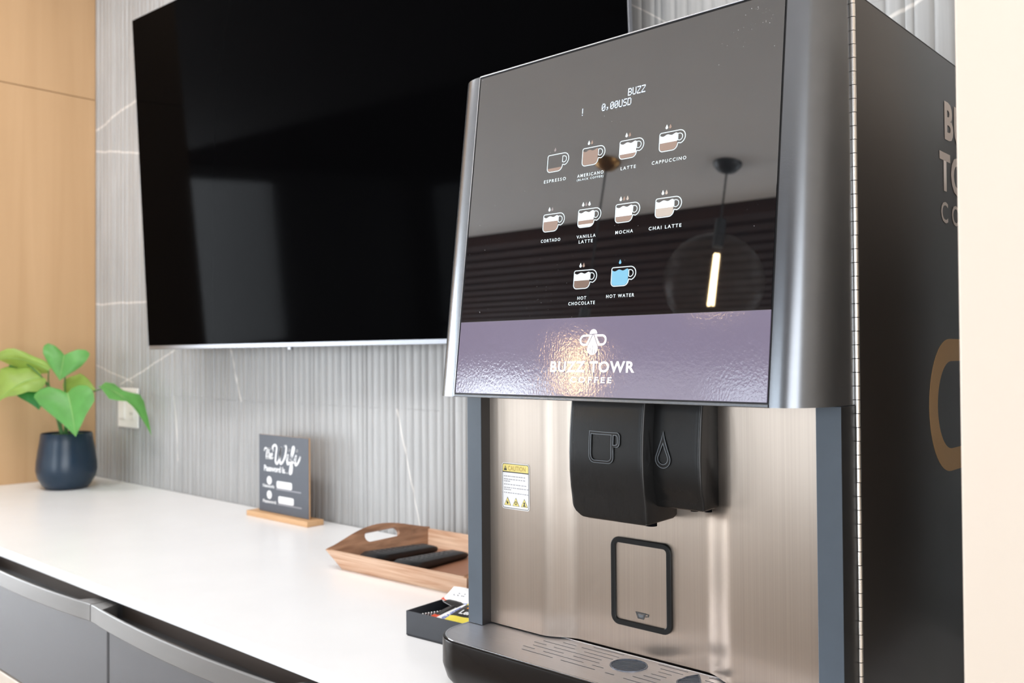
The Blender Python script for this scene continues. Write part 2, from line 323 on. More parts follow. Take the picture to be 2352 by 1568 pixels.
# ---------------------------------------------------------------- room shell
YW = 1.2709; CT = .91; YC = .6642; XL = -2.9853
struct(box('floor', LEFT-.1, 3.2, FAR-.1, 1.4, -.05, 0, M['floor']))
# white ceiling over the kitchen end, dark slatted wood ceiling beyond it
YS = -2.10
struct(box('ceiling', LEFT-.1, 3.2, YS, 1.4, CEIL, CEIL+.1, M['ceil']))
sl = struct(box('ceiling_slatted', LEFT-.1, 3.2, FAR-.1, YS, CEIL+.02, CEIL+.12, M['darkback']))
bm = bmesh.new(); addbox(bm, LEFT, 3.1, 0, .075, CEIL-.06, CEIL+.02); slat0 = frombm('slat', bm, M['dark'], sl)
for i in range(1, 24):
    o = slat0.copy(); COL.objects.link(o); o.location = (0, -.13*i, 0)
slat0.location = (0, 0, 0)
for o in [slat0]+[c for c in COL.objects if c.name.startswith('slat.')]: o.location.y += YS-.09
def wallwith(name, axis, pos, lo, hi, holes, mt):
    bm = bmesh.new(); cuts = sorted(holes); a = lo
    def b(p, q, z0, z1):
        if axis == 'y': addbox(bm, p, q, pos-.1, pos, z0, z1)
        else: addbox(bm, pos-.1, pos, p, q, z0, z1)
    for h0, h1 in cuts:
        b(a, h0, 0, CEIL+.1); b(h0, h1, 0, .1); b(h0, h1, 2.58, CEIL+.1); a = h1
    b(a, hi, 0, CEIL+.1); return struct(frombm(name, bm, mt))
wallwith('wall_far', 'y', FAR, LEFT-.1, 3.2, WIN, M['white'])
wallwith('wall_left', 'x', LEFT, FAR, 1.4, [(-3.3, .1)], M['white'])
wallwith('wall_right', 'x', 3.2, FAR, 1.4, [(-3.7, -.7)], M['white'])
for i, (a, b) in enumerate(WIN+[None]) if False else enumerate(WIN):
    f = bm = bmesh.new()
    for x in (a, b): addbox(bm, x-.03, x+.03, FAR-.09, FAR-.02, .1, 2.58)
    k = (a+b)/2; addbox(bm, k-.025, k+.025, FAR-.085, FAR-.025, .1, 2.58)
    for z in (.1, 1.0, 2.58): addbox(bm, a, b, FAR-.09, FAR-.02, z-.03, z+.03)
    wn = struct(frombm('window_%d' % (i+1), bm, M['frame']))
    box('pane', a, b, FAR-.06, FAR-.055, .1, 2.58, M['paneglass'], wn)
bm = bmesh.new()
for y in (-3.3, -1.6, .1): addbox(bm, LEFT-.09, LEFT-.02, y-.03, y+.03, .1, 2.58)
for z in (.1, 1.0, 2.58): addbox(bm, LEFT-.09, LEFT-.02, -3.3, .1, z-.03, z+.03)
wn = struct(frombm('window_4', bm, M['frame'])); box('pane', LEFT-.06, LEFT-.055, -3.3, .1, .1, 2.58, M['paneglass'], wn)

# back wall: fluted stone tiles, each its own piece
wb = struct(box('wall_back', LEFT-.1, 3.2, YW+.012, 1.4, 0, CEIL+.1, M['white']))
rows = [(.578, 1.17785), (1.17815, 1.77785), (1.77815, 2.37785), (2.37815, CEIL)]
cols = [(XL, -2.4212), (-2.4198, -1.2212), (-1.2198, -.0212), (-.0198, 1.1788)]
def tile(x0, x1, z0, z1, seed):
    rr = random.Random(seed); vs = []; fs = []; x = x0; prof = []
    while x < x1-.004:
        wd = min(rr.choice((.012, .020, .0235, .026, .0265)), x1-x)
        if x1-x-wd < .006: wd = x1-x
        d = rr.uniform(.0022, .0042)
        for t, h in ((0, 0), (.06, .35), (.15, .75), (.3, .95), (.5, 1), (.7, .95), (.85, .75), (.94, .35)): prof.append((x+wd*t, h*d))
        x += wd
    prof.append((x1, 0)); base = YW+.0035
    for px, h in prof: vs += [(px, base-h, z0), (px, base-h, z1)]
    n = len(prof)
    for i in range(n-1): fs.append((2*i, 2*i+2, 2*i+3, 2*i+1))
    b0 = len(vs); vs += [(x0, YW+.012, z0), (x1, YW+.012, z0), (x1, YW+.012, z1), (x0, YW+.012, z1)]
    fs += [(b0, b0+3, b0+2, b0+1), (0, 1, b0+3, b0), (2*n-2, b0+1, b0+2, 2*n-1), tuple([b0]+[b0+1]+[2*i for i in range(n-1, -1, -1)]), tuple([b0+2, b0+3]+[2*i+1 for i in range(n)])]
    mesh('tile', vs, fs, STONE, wb, 50)
k = 0
for z0, z1 in rows:
    for x0, x1 in cols: k += 1; tile(x0, x1, z0, z1, 11+((k-1) % 4))
# oak clad wall at the left end of the counter (upper and lower boards with a fine joint)
ow = struct(box('wall_left_oak', XL-.10, XL-.02, .55, YW+.012, 0, CEIL, M['oak']))
box('panel', XL-.02, XL, .55, YW+.002, 0, 2.1295, M['oak'], ow, .0012); box('panel', XL-.02, XL, .55, YW+.002, 2.1315, CEIL, M['oak'], ow, .0012)
# oak upright at the right end, its overexposure put into the pale colour
rw = struct(box('wall_right_oak', -.187, .9, .675, YW-.005, 0, CEIL, M['oakpale_lit']))
box('panel', -.1895, .9, .657, .675, 0, CEIL, M['oakpale_lit'], rw, .0015)

# ---------------------------------------------------------------- counter and appliances below
tag(box('countertop', XL+.0005, -.192, YC, YW-.0015, CT-.018, CT, M['quartz'], None, .0015), 'long white quartz countertop running from oak wall to coffee machine', 'countertop')
def bow(x, x0, x1, amp):
    t = (x-x0)/(x1-x0); return amp*max(0, sin(pi*min(1, max(0, (t-.02)/.96))))**.8
def fridge(x0, x1, label):
    root = thing('undercounter_fridge', label, 'fridge', ((x0+x1)/2, .96, 0), 'steel fridges under the counter')
    zt = CT-.019
    box('body', x0+.002, x1-.002, YC+.05, YW-.02, .05, zt-.003, M['fridgetop'], root, .002)
    d = box('door', x0+.0022, x1-.0022, YC+.008, YC+.046, .6575, zt-.030, M['steelpanel'], root, .0025)
    # top rail behind the pocket
    box('top_rail', x0+.002, x1-.002, YC+.020, YC+.046, zt-.0295, zt-.006, M['steelhandle'], root, .001)
    # bowed bar handle: front face, pocket between bar and rail
    hz0, hz1 = .8562, .8847; n = 40; rings = []
    for i in range(n+1):
        x = x0+.001+(x1-x0-.002)*i/n; y = YC-.0212-bow(x, x0, x1, .0145); t = .0035 if .06 < i/n < .94 else YC+.010-y
        rings.append([(x, y, hz0+.002), (x, y-.001, hz0), (x, y+.0, hz0)][0:0]+[(x, y+.0012, hz0), (x, y, hz0+.0015), (x, y, hz1-.0015), (x, y+.0012, hz1), (x, y+t, hz1), (x, y+t, hz0)])
    loft('handle', rings, M['steelhandle'], d, 20)
    rings = [[(x0+.03+(x1-x0-.06)*i/n, YC-.0190-bow(x0+.03+(x1-x0-.06)*i/n, x0, x1, .0145), hz0+.001) for _ in (0,)]+[(x0+.03+(x1-x0-.06)*i/n, YC+.019, hz0+.001), (x0+.03+(x1-x0-.06)*i/n, YC+.019, hz0+.004), (x0+.03+(x1-x0-.06)*i/n, YC-.0190-bow(x0+.03+(x1-x0-.06)*i/n, x0, x1, .0145), hz0+.004)] for i in range(n+1)]
    loft('pocket_floor', rings, M['hollow'], d, 40)
    box('pocket_back', x0+.03, x1-.03, YC+.0185, YC+.0198, hz0+.002, zt-.008, M['hollow'], d)
    box('lower_panel', x0+.0022, x1-.0022, YC+.008, YC+.046, .06, .6545, M['oakpale_lit'], root, .002)
fridge(-2.1285, -1.5285, 'grey steel undercounter fridge with bowed bar handle, below the potted plant')
fridge(-1.5275, -.9275, 'grey steel undercounter fridge with bowed bar handle, below the wooden tray')
cb = thing('base_cabinet', 'oak base cabinet hidden under the coffee machine', 'cabinet', (-.56, .96, 0))
box('body', -.925, -.192, YC+.03, YW-.02, 0, CT-.0195, M['oakpale_lit'], cb); box('door', -.924, -.56, YC+.008, YC+.029, .08, CT-.022, M['oakpale_lit'], cb, .001); box('door', -.558, -.194, YC+.008, YC+.029, .08, CT-.022, M['oakpale_lit'], cb, .001)
cb = thing('base_cabinet', 'oak base cabinet under the counter beside the oak wall', 'cabinet', (-2.55, .96, 0))
box('body', XL+.001, -2.1305, YC+.03, YW-.02, 0, CT-.0195, M['oakpale_lit'], cb); box('door', XL+.002, -2.132, YC+.008, YC+.029, .08, CT-.022, M['oakpale_lit'], cb, .001)

# ---------------------------------------------------------------- television on the wall
tl = Vector((-2.3692, 1.1509, 1.3192))
td = Vector((.99897, .0453, 0)).normalized()
tu = Vector((.0054, -.0527, .9986)).normalized(); tu = (tu-td*tu.dot(td)).normalized()
TW, TH = 1.5400, .8726
TF = frame(tl, td, tu)        # local x along the set, y up, z towards the room
def tvb(name, x0, x1, y0, y1, z0, z1, mt, par, bev=0): return box(name, x0, x1, y0, y1, z0, z1, mt, par, bev, TF)
tv = thing('television', 'large black flat television hung on the grey fluted wall', 'television', tuple(tl+td*TW/2))
tvb('frame', 0, TW, -.0065, TH, -.012, -.0012, M['tvframe'], tv, .001)
tvb('screen', .0015, TW-.0025, .0035, TH-.0015, -.0012, .0, M['tvglass'], tv)
tvb('back_cover', .25, TW-.25, .06, TH-.25, -.038, -.012, M['tvback'], tv, .004)
lg = tvb('badge', TW*.395, TW*.395+.012, -.0125, -.0065, -.009, -.002, M['tvframe'], tv, .001)
bm = bmesh.new(); addbox(bm, .55, .95, .25, .6, -.05, -.038, 0, TF); frombm('wall_mount', bm, M['tvback'], tv)
p = TF @ Vector((.75, .42, -.05)); box('mount_arm', p.x-.06, p.x+.06, p.y-.002, YW-.001, p.z-.08, p.z+.08, M['tvback'], tv)

# ---------------------------------------------------------------- outlet
t = thing('outlet_plate', 'white double switch and outlet plate behind the potted plant', 'outlet', (-2.738, YW, 1.138))
o_ = box('plate', -2.8045, -2.672, YW-.007, YW, 1.078, 1.199, M['outlet'], t, .003)
for cx in (-2.7715, -2.7055):
    f = box('rocker' if cx < -2.75 else 'socket', cx-.0165, cx+.0165, YW-.0105, YW-.007, 1.105, 1.172, M['outlet'], t, .001)
for z in (1.122, 1.155):
    bm = bmesh.new(); addbox(bm, -2.712, -2.7105, YW-.0109, YW-.0105, z-.004, z+.004); addbox(bm, -2.7005, -2.699, YW-.0109, YW-.0105, z-.004, z+.004); frombm('slots', bm, M['ink'], t)

# ---------------------------------------------------------------- coffee machine
XR, XLM = -.317, -.772; ZB, ZT = 1.2445, 1.6145; XC = (XR+XLM)/2
cm = thing('coffee_machine', 'tall black and steel bean-to-cup coffee machine with drink icons on its glass door', 'coffee machine', (XC, .98, CT))
K = .1237
def yg(z): return .71+K*(z-1.2486)
bm = bmesh.new(); addbox(bm, XLM, XR, .8025, 1.245, CT+.002, ZT, .0012); body = frombm('housing', bm, M['side'], cm, 40)
box('top_edge', XLM+.001, XR-.0008, .803, 1.244, ZT, ZT+.0022, M['gap'], cm, .0008)
bm = bmesh.new(); addbox(bm, XLM, XR, .768, .8005, CT+.002, .966); frombm('lower_front', bm, M['black'], cm)
# door shell: leaning front with rounded sides
GX0, GX1 = -.7332, -.3552
def doorring(z):
    y = yg(z); r = []
    for i in range(9): a = radians(90*i/8); r.append((GX1+.0008+(XR-GX1-.0008)*sin(a), y+.055*(1-cos(a)), z))
    r.append((XR, .8, z)); r.append((XLM, .8, z))
    for i in range(9): a = radians(90-90*i/8); r.append((GX0-.0008-(GX0-.0008-XLM-.0005)*sin(a), y+.026*(1-cos(a)), z))
    r.append((GX0-.0008, y+.004, z)); r.append((GX1+.0008, y+.004, z)); return r
door = loft('door', [doorring(z) for z in (ZB, ZB+.001, ZT-.012, ZT-.003, ZT-.0005)], M['doorframe'], cm, 30)
# bottom rail and top rail of the door frame in front of the glass back
def gfr(x, z, off=0): return frame((x, yg(z)-off*.9924, z+off*.1228), (1, 0, 0), (0, K, 1))
mesh_rail = []
LV = sqrt(1+K*K)
def slab(name, x0, x1, z0, z1, off0, off1, mt, par, bev=0):
    f = gfr(0, z0); return box(name, x0, x1, 0, (z1-z0)*LV, off0, off1, mt, par, bev, f)
slab('bottom_rail', GX0, GX1, ZB, 1.2472, -.004, .0005, M['doorframe'], door, .0004)
slab('top_trim', GX0, GX1, 1.6128, 1.6142, -.004, .0008, M['trim'], door, .0003)
slab('side_trim', GX0-.0008, GX0+.0001, ZB+.001, 1.6128, -.004, .0004, M['trim'], door)
slab('gasket', GX0, GX1, 1.2472, 1.6128, -.004, -.0012, M['gap'], door)
ZP = 1.3275
glass = slab('display_glass', GX0+.0012, GX1-.0012, ZP, 1.6112, -.0012, 0, M['glass'], cm, .0003)
strip = slab('brand_panel', GX0+.0012, GX1-.0012, 1.2487, ZP, -.0012, 0, M['purple'], cm, .0003)
# drink icons
def mug(x, z, layers, drops):
    f = gfr(x, z, .0001); parts = []
    W, H = .0204, .0186; hx = .0286
    out = arc(.004, .004, .0040, 180, 270, 6)+arc(W-.0055, .0055, .0055, 270, 350, 6)+[(W+.0003, .0062)]+[(W+.0012, .0062)]+arc(hx-.0066, H-.0066, .0066, -75, 90, 14)+arc(.0018, H-.0018, .0018, 90, 180, 4)
    inn = [(W, .0092)]+arc(W+.0018, H-.0066, .0034, -85, 90, 10)+[(W, H-.0032)]
    parts.append((plate_mesh(ribbon(out, .00085), .0001, f), M['i_line'])); parts.append((plate_mesh(ribbon(inn, .00075), .0001, f), M['i_line']))
    e = .0006; top = .155
    for mt, a, b in layers:
        y0, y1 = a*H, b*H; lp = []
        def xs(y):  # side limits of the cup bowl at height y
            l = e; r = W-e
            if y < .004: l = .004-sqrt(max(0, .0034**2-(.004-y)**2)) if (.004-y) < .0034 else .004
            if y < .0055: r = W-.0055+sqrt(max(0, .0049**2-(.0055-y)**2)) if (.0055-y) < .0049 else W-.0055
            return l, r
        ys = [y0+(y1-y0)*i/8 for i in range(9)]; ys[0] = max(ys[0], .0007)
        lp += [(xs(y)[1], y) for y in ys]
        if b > .8: lp += [(W-e-(W-2*e)*i/16, y1+.0007*sin(i/16*4*pi+.6)-.0006*i/16) for i in range(1, 16)]
        lp += [(xs(y)[0], y) for y in ys[::-1]]
        parts.append((plate_mesh([lp], .00008, f), mt))
    for i, mt in enumerate(drops):
        cx = W*.46+(i-(len(drops)-1)/2)*.0040; cy = H+.0046
        parts.append((plate_mesh([[(cx, cy+.0033)]+arc(cx, cy, .0014, 35, -215, 12)], .0001, f), mt))
    return join('drink_icon', parts, glass)
IW, IB, ID, IT, IG, IU = M['i_white'], M['i_brown'], M['i_dbrown'], M['i_tan'], M['i_grey'], M['i_blue']
CX = [-.6200, -.5732, -.5264, -.4797]; RZ = [1.4838, 1.4197, 1.3568]; TOP = .86
icons = [(0, 0, [(IB, .03, .22)], [IG], ['ESPRESSO']), (1, 0, [(IT if False else IB, .03, TOP)], [IW, IB], ['AMERICANO', '(BLACK COFFEE)']), (2, 0, [(IB, .03, .25), (IW, .25, TOP)], [IW, IB], ['LATTE']), (3, 0, [(IB, .03, .45), (IW, .45, TOP)], [IW, IB], ['CAPPUCCINO']),
         (0, 1, [(IB, .03, .58), (IW, .58, TOP)], [IW, IG], ['CORTADO']), (1, 1, [(IW, .03, .16), (IB, .16, .38), (IW, .38, TOP)], [IW, IG, IW], ['VANILLA', 'LATTE']), (2, 1, [(IB, .03, .33), (IW, .33, TOP)], [IW, IB, IT], ['MOCHA']), (3, 1, [(IT, .03, .48), (IW, .48, TOP)], [IW, IT], ['CHAI LATTE']),
         (1, 2, [(ID, .03, .45), (IW, .45, TOP)], [IW, IB], ['HOT', 'CHOCOLATE']), (2, 2, [(IU, .03, TOP)], [IU], ['HOT WATER'])]
TWD = {'ESPRESSO': .0297, 'AMERICANO': .0335, '(BLACK COFFEE)': .0335, 'LATTE': .0178, 'CAPPUCCINO': .0382, 'CORTADO': .0262, 'VANILLA': .0240, 'MOCHA': .0208, 'CHAI LATTE': .0360, 'HOT': .0110, 'CHOCOLATE': .0335, 'HOT WATER': .0330}
for c, r, lay, dr, names in icons:
    mug(CX[c], RZ[r], lay, dr); z = RZ[r]-.0112
    for s in names:
        wd = TWD[s]; small = s[0] == '('; hh = .0021 if small else .0033
        text('lettering', s, gfr(CX[c]+.0118-wd/2, z+(.0016 if small else 0), .0003), wd, hh, M['i_white'], glass, .005, 1.35, 0, 0)
        z -= .0052
# dot-matrix display
GL = {'B': ['11110', '10001', '10001', '11110', '10001', '10001', '11110'], 'U': ['10001']*6+['01110'], 'Z': ['11111', '00001', '00010', '00100', '01000', '10000', '11111'], '0': ['01110', '10001', '10011', '10101', '11001', '10001', '01110'],
      ',': ['00000']*4+['01100', '00100', '01000'], 'S': ['01111', '10000', '10000', '01110', '00001', '00001', '11110'], 'D': ['11110', '10001', '10001', '10001', '10001', '10001', '11110'], '!': ['00100']*5+['00000', '00100'], ' ': ['00000']*7}
def dots(s, x, z, cw, ch):
    f = gfr(x, z, .0003); vs = []; fs = []
    for i, c in enumerate(s):
        for r in range(7):
            for k in range(5):
                if GL[c][r][k] == '1':
                    px = (i*6+k)*cw/6; py = (6-r)*ch/7; b = len(vs); q = .96
                    vs += [f @ Vector(v) for v in ((px, py, 0), (px+cw/6*q, py, 0), (px+cw/6*q, py+ch/7*q, 0), (px, py+ch/7*q, 0))]; fs.append((b, b+1, b+2, b+3))
    mesh('display_text', vs, fs, M['lcd'], glass)
dots('BUZZ', -.5205, 1.5480, .0054, .0077); dots('0,00USD', -.5522, 1.5382, .0053, .0077); dots('!', -.5793, 1.5382, .0053, .0077)
# bee emblem and brand writing
f = gfr(-.5438, 1.2899, .0002); parts = []
parts.append((plate_mesh([arc(0, .0211, .0046, 0, 180, 14)], .0001, f), M['logow']))
body_ = [(0, .0206)]+arc(0, .0064, .0064, 25, -205, 18)
def slit(x, y0, y1): return [(x-.0003, y0), (x+.0003, y0), (x+.0003, y1), (x-.0003, y1)]
parts.append((plate_mesh([body_, slit(-.0028, .0012, .0072), slit(.0002, .0003, .0096), slit(.0030, .0014, .0062)], .0001, f), M['logow']))
for s in (1, -1):
    wing = [(.0012, .0204)]+arc(.0110, .0148, .0056, 90, -90, 12)+[(.0066, .0092)]; inn = [(.0044, .0184)]+arc(.0110, .0148, .0035, 90, -90, 10)+[(.0083, .0113)]
    parts.append((plate_mesh([[(s*x, y) for x, y in wing], [(s*x, y) for x, y in inn]], .0001, f), M['logow']))
join('emblem', parts, strip)
text('lettering', 'BUZZ TOWR', gfr(-.5958, 1.2733, .0003), .1034, .0103, M['logow'], strip, .03, 1.15, 0, 0)
text('lettering', 'COFFEE', gfr(-.5687, 1.2628, .0003), .0505, .0055, M['logow'], strip, .022, 1.5, 0, 0)
text('lettering', 'AZKOYEN', gfr(-.7197, 1.2617, .0003), .0338, .0043, M['azk'], strip, 0, 1.1, 0, 0)
# columns
for a, b, yb in ((XLM, -.749, .8005), (-.340, XR, .8005)):
    o = box('column', a, b, .7685, yb, .9735, ZB-.0005, [M['colfront'], M['gap']], cm, .0006)
    for p in o.data.polygons:
        if p.normal.x > .9 and p.center.x > b-.002-ORG[o].x: p.material_index = 1
# brushed steel back plate with a hollow in the middle
prof = [(-.7492, .7835), (-.672, .7835)]+[(-.672+.046*i/8, .7835+.0165*(.5-.5*cos(pi*i/8))) for i in range(1, 9)]+[(-.470, .800)]+[(-.470+.040*i/8, .800-.0165*(.5-.5*cos(pi*i/8))) for i in range(1, 9)]+[(-.3398, .7835)]
vs = []; fs = []
for x, y in prof: vs += [(x, y, .9745), (x, y, ZB-.0005), (x, y+.0012, .9745), (x, y+.0012, ZB-.0005)]
for i in range(len(prof)-1): a = 4*i; b = a+4; fs += [(a, b, b+1, a+1), (a+2, a+3, b+3, b+2), (a, a+2, b+2, b), (a+1, b+1, b+3, a+3)]
fs += [(0, 1, 3, 2), (len(vs)-4, len(vs)-2, len(vs)-1, len(vs)-3)]
steel = mesh('steel_back_plate', vs, fs, M['steel'], cm, 50)
def uvxz(o):
    uv = o.data.uv_layers.new(name='brush')
    for lp in o.data.loops: v = o.data.vertices[lp.vertex_index].co; uv.data[lp.index].uv = (v.x, v.z)
uvxz(steel)
# cup-height hatch: black rounded rubber frame with a flat steel pane
hf = frame((0, .7998, 0), (1, 0, 0), (0, 0, 1)); o1 = rrect(-.5825, 1.0030, -.5085, 1.0945, .009)
plate('hatch_frame', [o1, offs(o1, .0042)], .0022, hf, M['rubber'], cm, .0009)
uvxz(plate('hatch_pane', [offs(o1, .0036)], .0008, hf, M['steel'], cm))
f = frame((-.5520, .7988, 1.0125), (1, 0, 0), (0, 0, 1))
join('cup_mark', [(plate_mesh([[(.002, 0), (.0095, 0), (.0125, .0068), (-.0008, .0068)], [(.0035, .0016), (.0082, .0016), (.0097, .0052), (.0017, .0052)]], .0003, f), M['ink']), (plate_mesh([[(.0032, .0014), (.0085, .0014), (.0100, .0046), (.0015, .0046)]], .0002, f), M['groove']), (plate_mesh([[(.0122, .0064), (.0162, .0064), (.0157, .0036), (.0120, .0028), (.0116, .0036), (.0146, .0044), (.0148, .0055), (.0118, .0056)]], .0003, f), M['ink'])], cm)
# caution sticker
sf = frame((-.7294, .7832, 1.1114), (1, 0, 0), (0, 0, 1)); SW, SH = .0427, .0534; parts = []
oo = rrect(0, 0, SW, SH, .0035); bl = offs(oo, .0008)
parts.append((plate_mesh([oo], .0002, sf), M['stickw'])); up = sf @ Matrix.Translation((0, 0, .0001))
parts.append((plate_mesh([bl, offs(bl, .0007)], .0002, up), M['ink']))
hd = [p for p in offs(bl, .0007) if p[1] > SH/2]; hd = sorted(hd, key=lambda p: math.atan2(p[1]-SH*.9, p[0]-SW/2)) if False else hd
parts.append((plate_mesh([[(SW-.0015, SH-.0102)]+hd+[(.0015, SH-.0102)]], .00018, up), M['sticky']))
parts.append((plate_mesh([[(.0008, SH-.0112), (SW-.0008, SH-.0112), (SW-.0008, SH-.0100), (.0008, SH-.0100)]], .0002, up), M['ink']))
parts.append((plate_mesh([[(.003, SH-.0088), (.0082, SH-.0088), (.0056, SH-.0032)], ], .0003, up), M['ink']))
parts.append((plate_mesh([[(.0053, SH-.0070), (.0059, SH-.0070), (.0059, SH-.0050), (.0053, SH-.0050)]], .0004, up), M['sticky']))
parts.append((text_mesh('CAUTION', up @ Matrix.Translation((.0098, SH-.0086, 0)), .0272, .0054, .012, 1.05, 0, .0003), M['inkbrown']))
rr = random.Random(3)
for ly, ln in ((.0160, .031), (.0195, .033), (.0218, .007), (.0255, .035), (.0293, .036), (.0316, .009), (.0352, .037)):
    x = .0032
    while x < .0032+ln:
        wd = rr.uniform(.0012, .0036); parts.append((plate_mesh([[(x, SH-ly), (x+wd, SH-ly), (x+wd, SH-ly+.0009), (x, SH-ly+.0009)]], .0003, up), M['inkgrey'])); x += wd+rr.uniform(.0006, .0014)
for i in range(3):
    x = .0035+.0130*i; y = .0040
    parts.append((plate_mesh([[(x, y), (x+.0108, y), (x+.0054, y+.0098)]], .0003, up), M['ink'])); parts.append((plate_mesh([[(x+.0007, y+.0004), (x+.0101, y+.0004), (x+.0054, y+.0089)]], .0004, up), M['sticky']))
    g = up @ Matrix.Translation((x+.0054, y+.0032, .0001))
    if i == 0: lp = [[(-.0006, -.0018), (.0012, -.0012), (.0016, .0006), (.0004, .0004), (.0004, .0024), (-.0002, .0024), (-.0003, .0004), (-.0018, .0022), (-.0022, .0018)]]
    elif i == 1: lp = [circ(0, .0004, .0021, 14), circ(0, .0004, .0012, 12)]
    else: lp = [[(-.0024, -.0022), (.0024, -.0022), (.0018, -.0012), (.0006, -.0008), (.0012, .0022), (-.0002, .0028), (-.0012, .0020), (-.0006, -.0008), (-.0018, -.0012)]]
    parts.append((plate_mesh(lp, .0004, g), M['ink']))
join('caution_sticker', parts, cm)
# dispensers: curved snouts hanging under the door
def dispenser(x0, x1, yf, yb, zb, mark):
    """side outline (y,z) bulging forward, extruded across x with soft edges"""
    zt = ZB+.004; P = [(yb, zt), (yf+.0035, zt), (yf+.0005, 1.228), (yf-.0014, 1.209), (yf-.0024, 1.190), (yf-.0019, 1.171), (yf-.0002, 1.1545), (yf+.0022, max(1.1413, zb+.011)), (yf+.0030, zb+.005)]
    P += [(yf+.0040, zb+.0012), (yf+.0065, zb)]+[(yb-.010, zb+.001), (yb-.003, zb+.004), (yb, zb+.011)]
    P = [tuple(v) for v in P]
    rings = []; rb = .0028
    xs = [(x0, .004), (x0+.0004, .0016), (x0+.0014, .0004), (x0+rb, 0), (x0+rb+.012, 0), (x1-rb-.004, 0), (x1-rb, 0), (x1-.0014, .0004), (x1-.0004, .0016), (x1, .0024)]
    cy = (yf+yb)/2; cz = (zt+zb)/2
    for x, d in xs:
        e = d*(1.0); rings.append([(x, y+(e if y < cy else 0), z+(e*.8 if z < cz and z < zb+.02 else 0)) for y, z in P])
    # round the lower left corner as in a tapering snout
    return rings
def rnd(rings, x0, zb, r):
    out = []
    for rg in rings:
        q = []
        for x, y, z in rg:
            t = x-x0
            if t < r and z < zb+r: z2 = zb+r-sqrt(max(0, r*r-(r-t)**2)); z = max(z, z2)
            q.append((x, y, z))
        out.append(q)
    return out
def subdiv(rings, x0, r):
    out = [rings[0]]
    for a, b in zip(rings, rings[1:]):
        n = max(1, int((b[0][0]-a[0][0])/.0025)) if a[0][0] < x0+r else 1
        for i in range(1, n+1): t = i/n; out.append([tuple(Vector(p).lerp(Vector(q), t)) for p, q in zip(a, b)])
    return out
D1 = rnd(subdiv(dispenser(-.5943, -.5017, .7411, .8050, 1.1223, 'cup'), -.5943, .021), -.5943, 1.1223, .021)
d1 = loft('dispenser', D1, M['disp'], cm, 38)
D2 = dispenser(-.5075, -.4486, .7592, .8030, 1.1394, 'drop'); d2 = loft('dispenser', D2, M['disp'], cm, 38)
for d_, x, y, z in ((d1, -.5130, .770, 1.1223), (d2, -.4720, .785, 1.1394), (d2, -.4600, .790, 1.1394)):
    bm = bmesh.new(); tubebm(bm, [(x, y, z+.003), (x, y, z-.004)], .006 if d_ is d1 else .004, 16); frombm('nozzle', bm, M['slot'], d_, 50)
# embossed cup and drop outlines (follow the slightly bulged face)
def emb(loops, dsp, yfun, u0, dz):
    f = frame((0, 0, 0), (1, 0, 0), (0, 0, 1)); me = plate_mesh(loops, .0005, f)
    for v in me.vertices: v.co.y += yfun(v.co.z)
    return me
def y1(z): return .7411-.0031+max(0, z-1.19)**2*2.6+max(0, 1.19-z)**2*2.2
def y2(z): return .7592-.0031+max(0, z-1.19)**2*2.6+max(0, 1.19-z)**2*2.2
cup = [(-.5937, 1.209)]+[(-.5937, 1.205), (-.5937, 1.195), (-.5937, 1.184)]+arc(-.5872, 1.1825, .0065, 180, 270, 6)+arc(-.5688, 1.1825, .0065, 270, 360, 6)+[(-.5623, 1.190), (-.5623, 1.1935)]
hdl = [(-.5623, 1.1935)]+arc(-.5585, 1.1975, .0040, 270, 360, 5)+arc(-.5585, 1.2045, .0040, 0, 90, 5)
outl = cup+hdl+[(-.575, 1.2085)]
inner = [(-.5915, 1.2062), (-.5915, 1.195), (-.5915, 1.185)]+arc(-.5865, 1.1832, .0048, 180, 270, 5)+arc(-.5698, 1.1832, .0048, 270, 360, 5)+[(-.5650, 1.195), (-.5650, 1.2060)]
ih = [(-.5625, 1.1955)]+arc(-.5595, 1.1985, .0028, 270, 360, 4)+arc(-.5595, 1.2035, .0024, 0, 90, 4)+[(-.5625, 1.2059)]
outl, inner, ih = [[(-.5658+(a+.5937)*.953, 1.2128+(b-1.209)*.953) for a, b in lp] for lp in (outl, inner, ih)]
parts = [(emb([outl, inner, ih], d1, y1, 0, 0), M['disp'])]
for lp in (outl, inner, ih): parts.append((emb(ribbon(lp, .0006), d1, lambda z: y1(z)-.0003, 0, 0), M['groove']))
join('embossed_cup', parts, d1)
drop = [(-.5135, 1.2105)]+[(-.5150, 1.204), (-.5185, 1.194)]+arc(-.5135, 1.1825, .0088, 155, 385, 22)+[(-.5085, 1.194), (-.5120, 1.204)]
dri = [(-.5135, 1.1990), (-.5163, 1.192)]+arc(-.5135, 1.1833, .0060, 155, 385, 18)+[(-.5107, 1.192)]
drop, dri = [[(-.4894+(a+.5135)*.953, 1.2142+(b-1.2105)*.953) for a, b in lp] for lp in (drop, dri)]
parts = [(emb([drop, dri], d2, y2, 0, 0), M['disp'])]
for lp in (drop, dri): parts.append((emb(ribbon(lp, .0007), d2, lambda z: y2(z)-.0003, 0, 0), M['groove']))
join('embossed_drop', parts, d2)
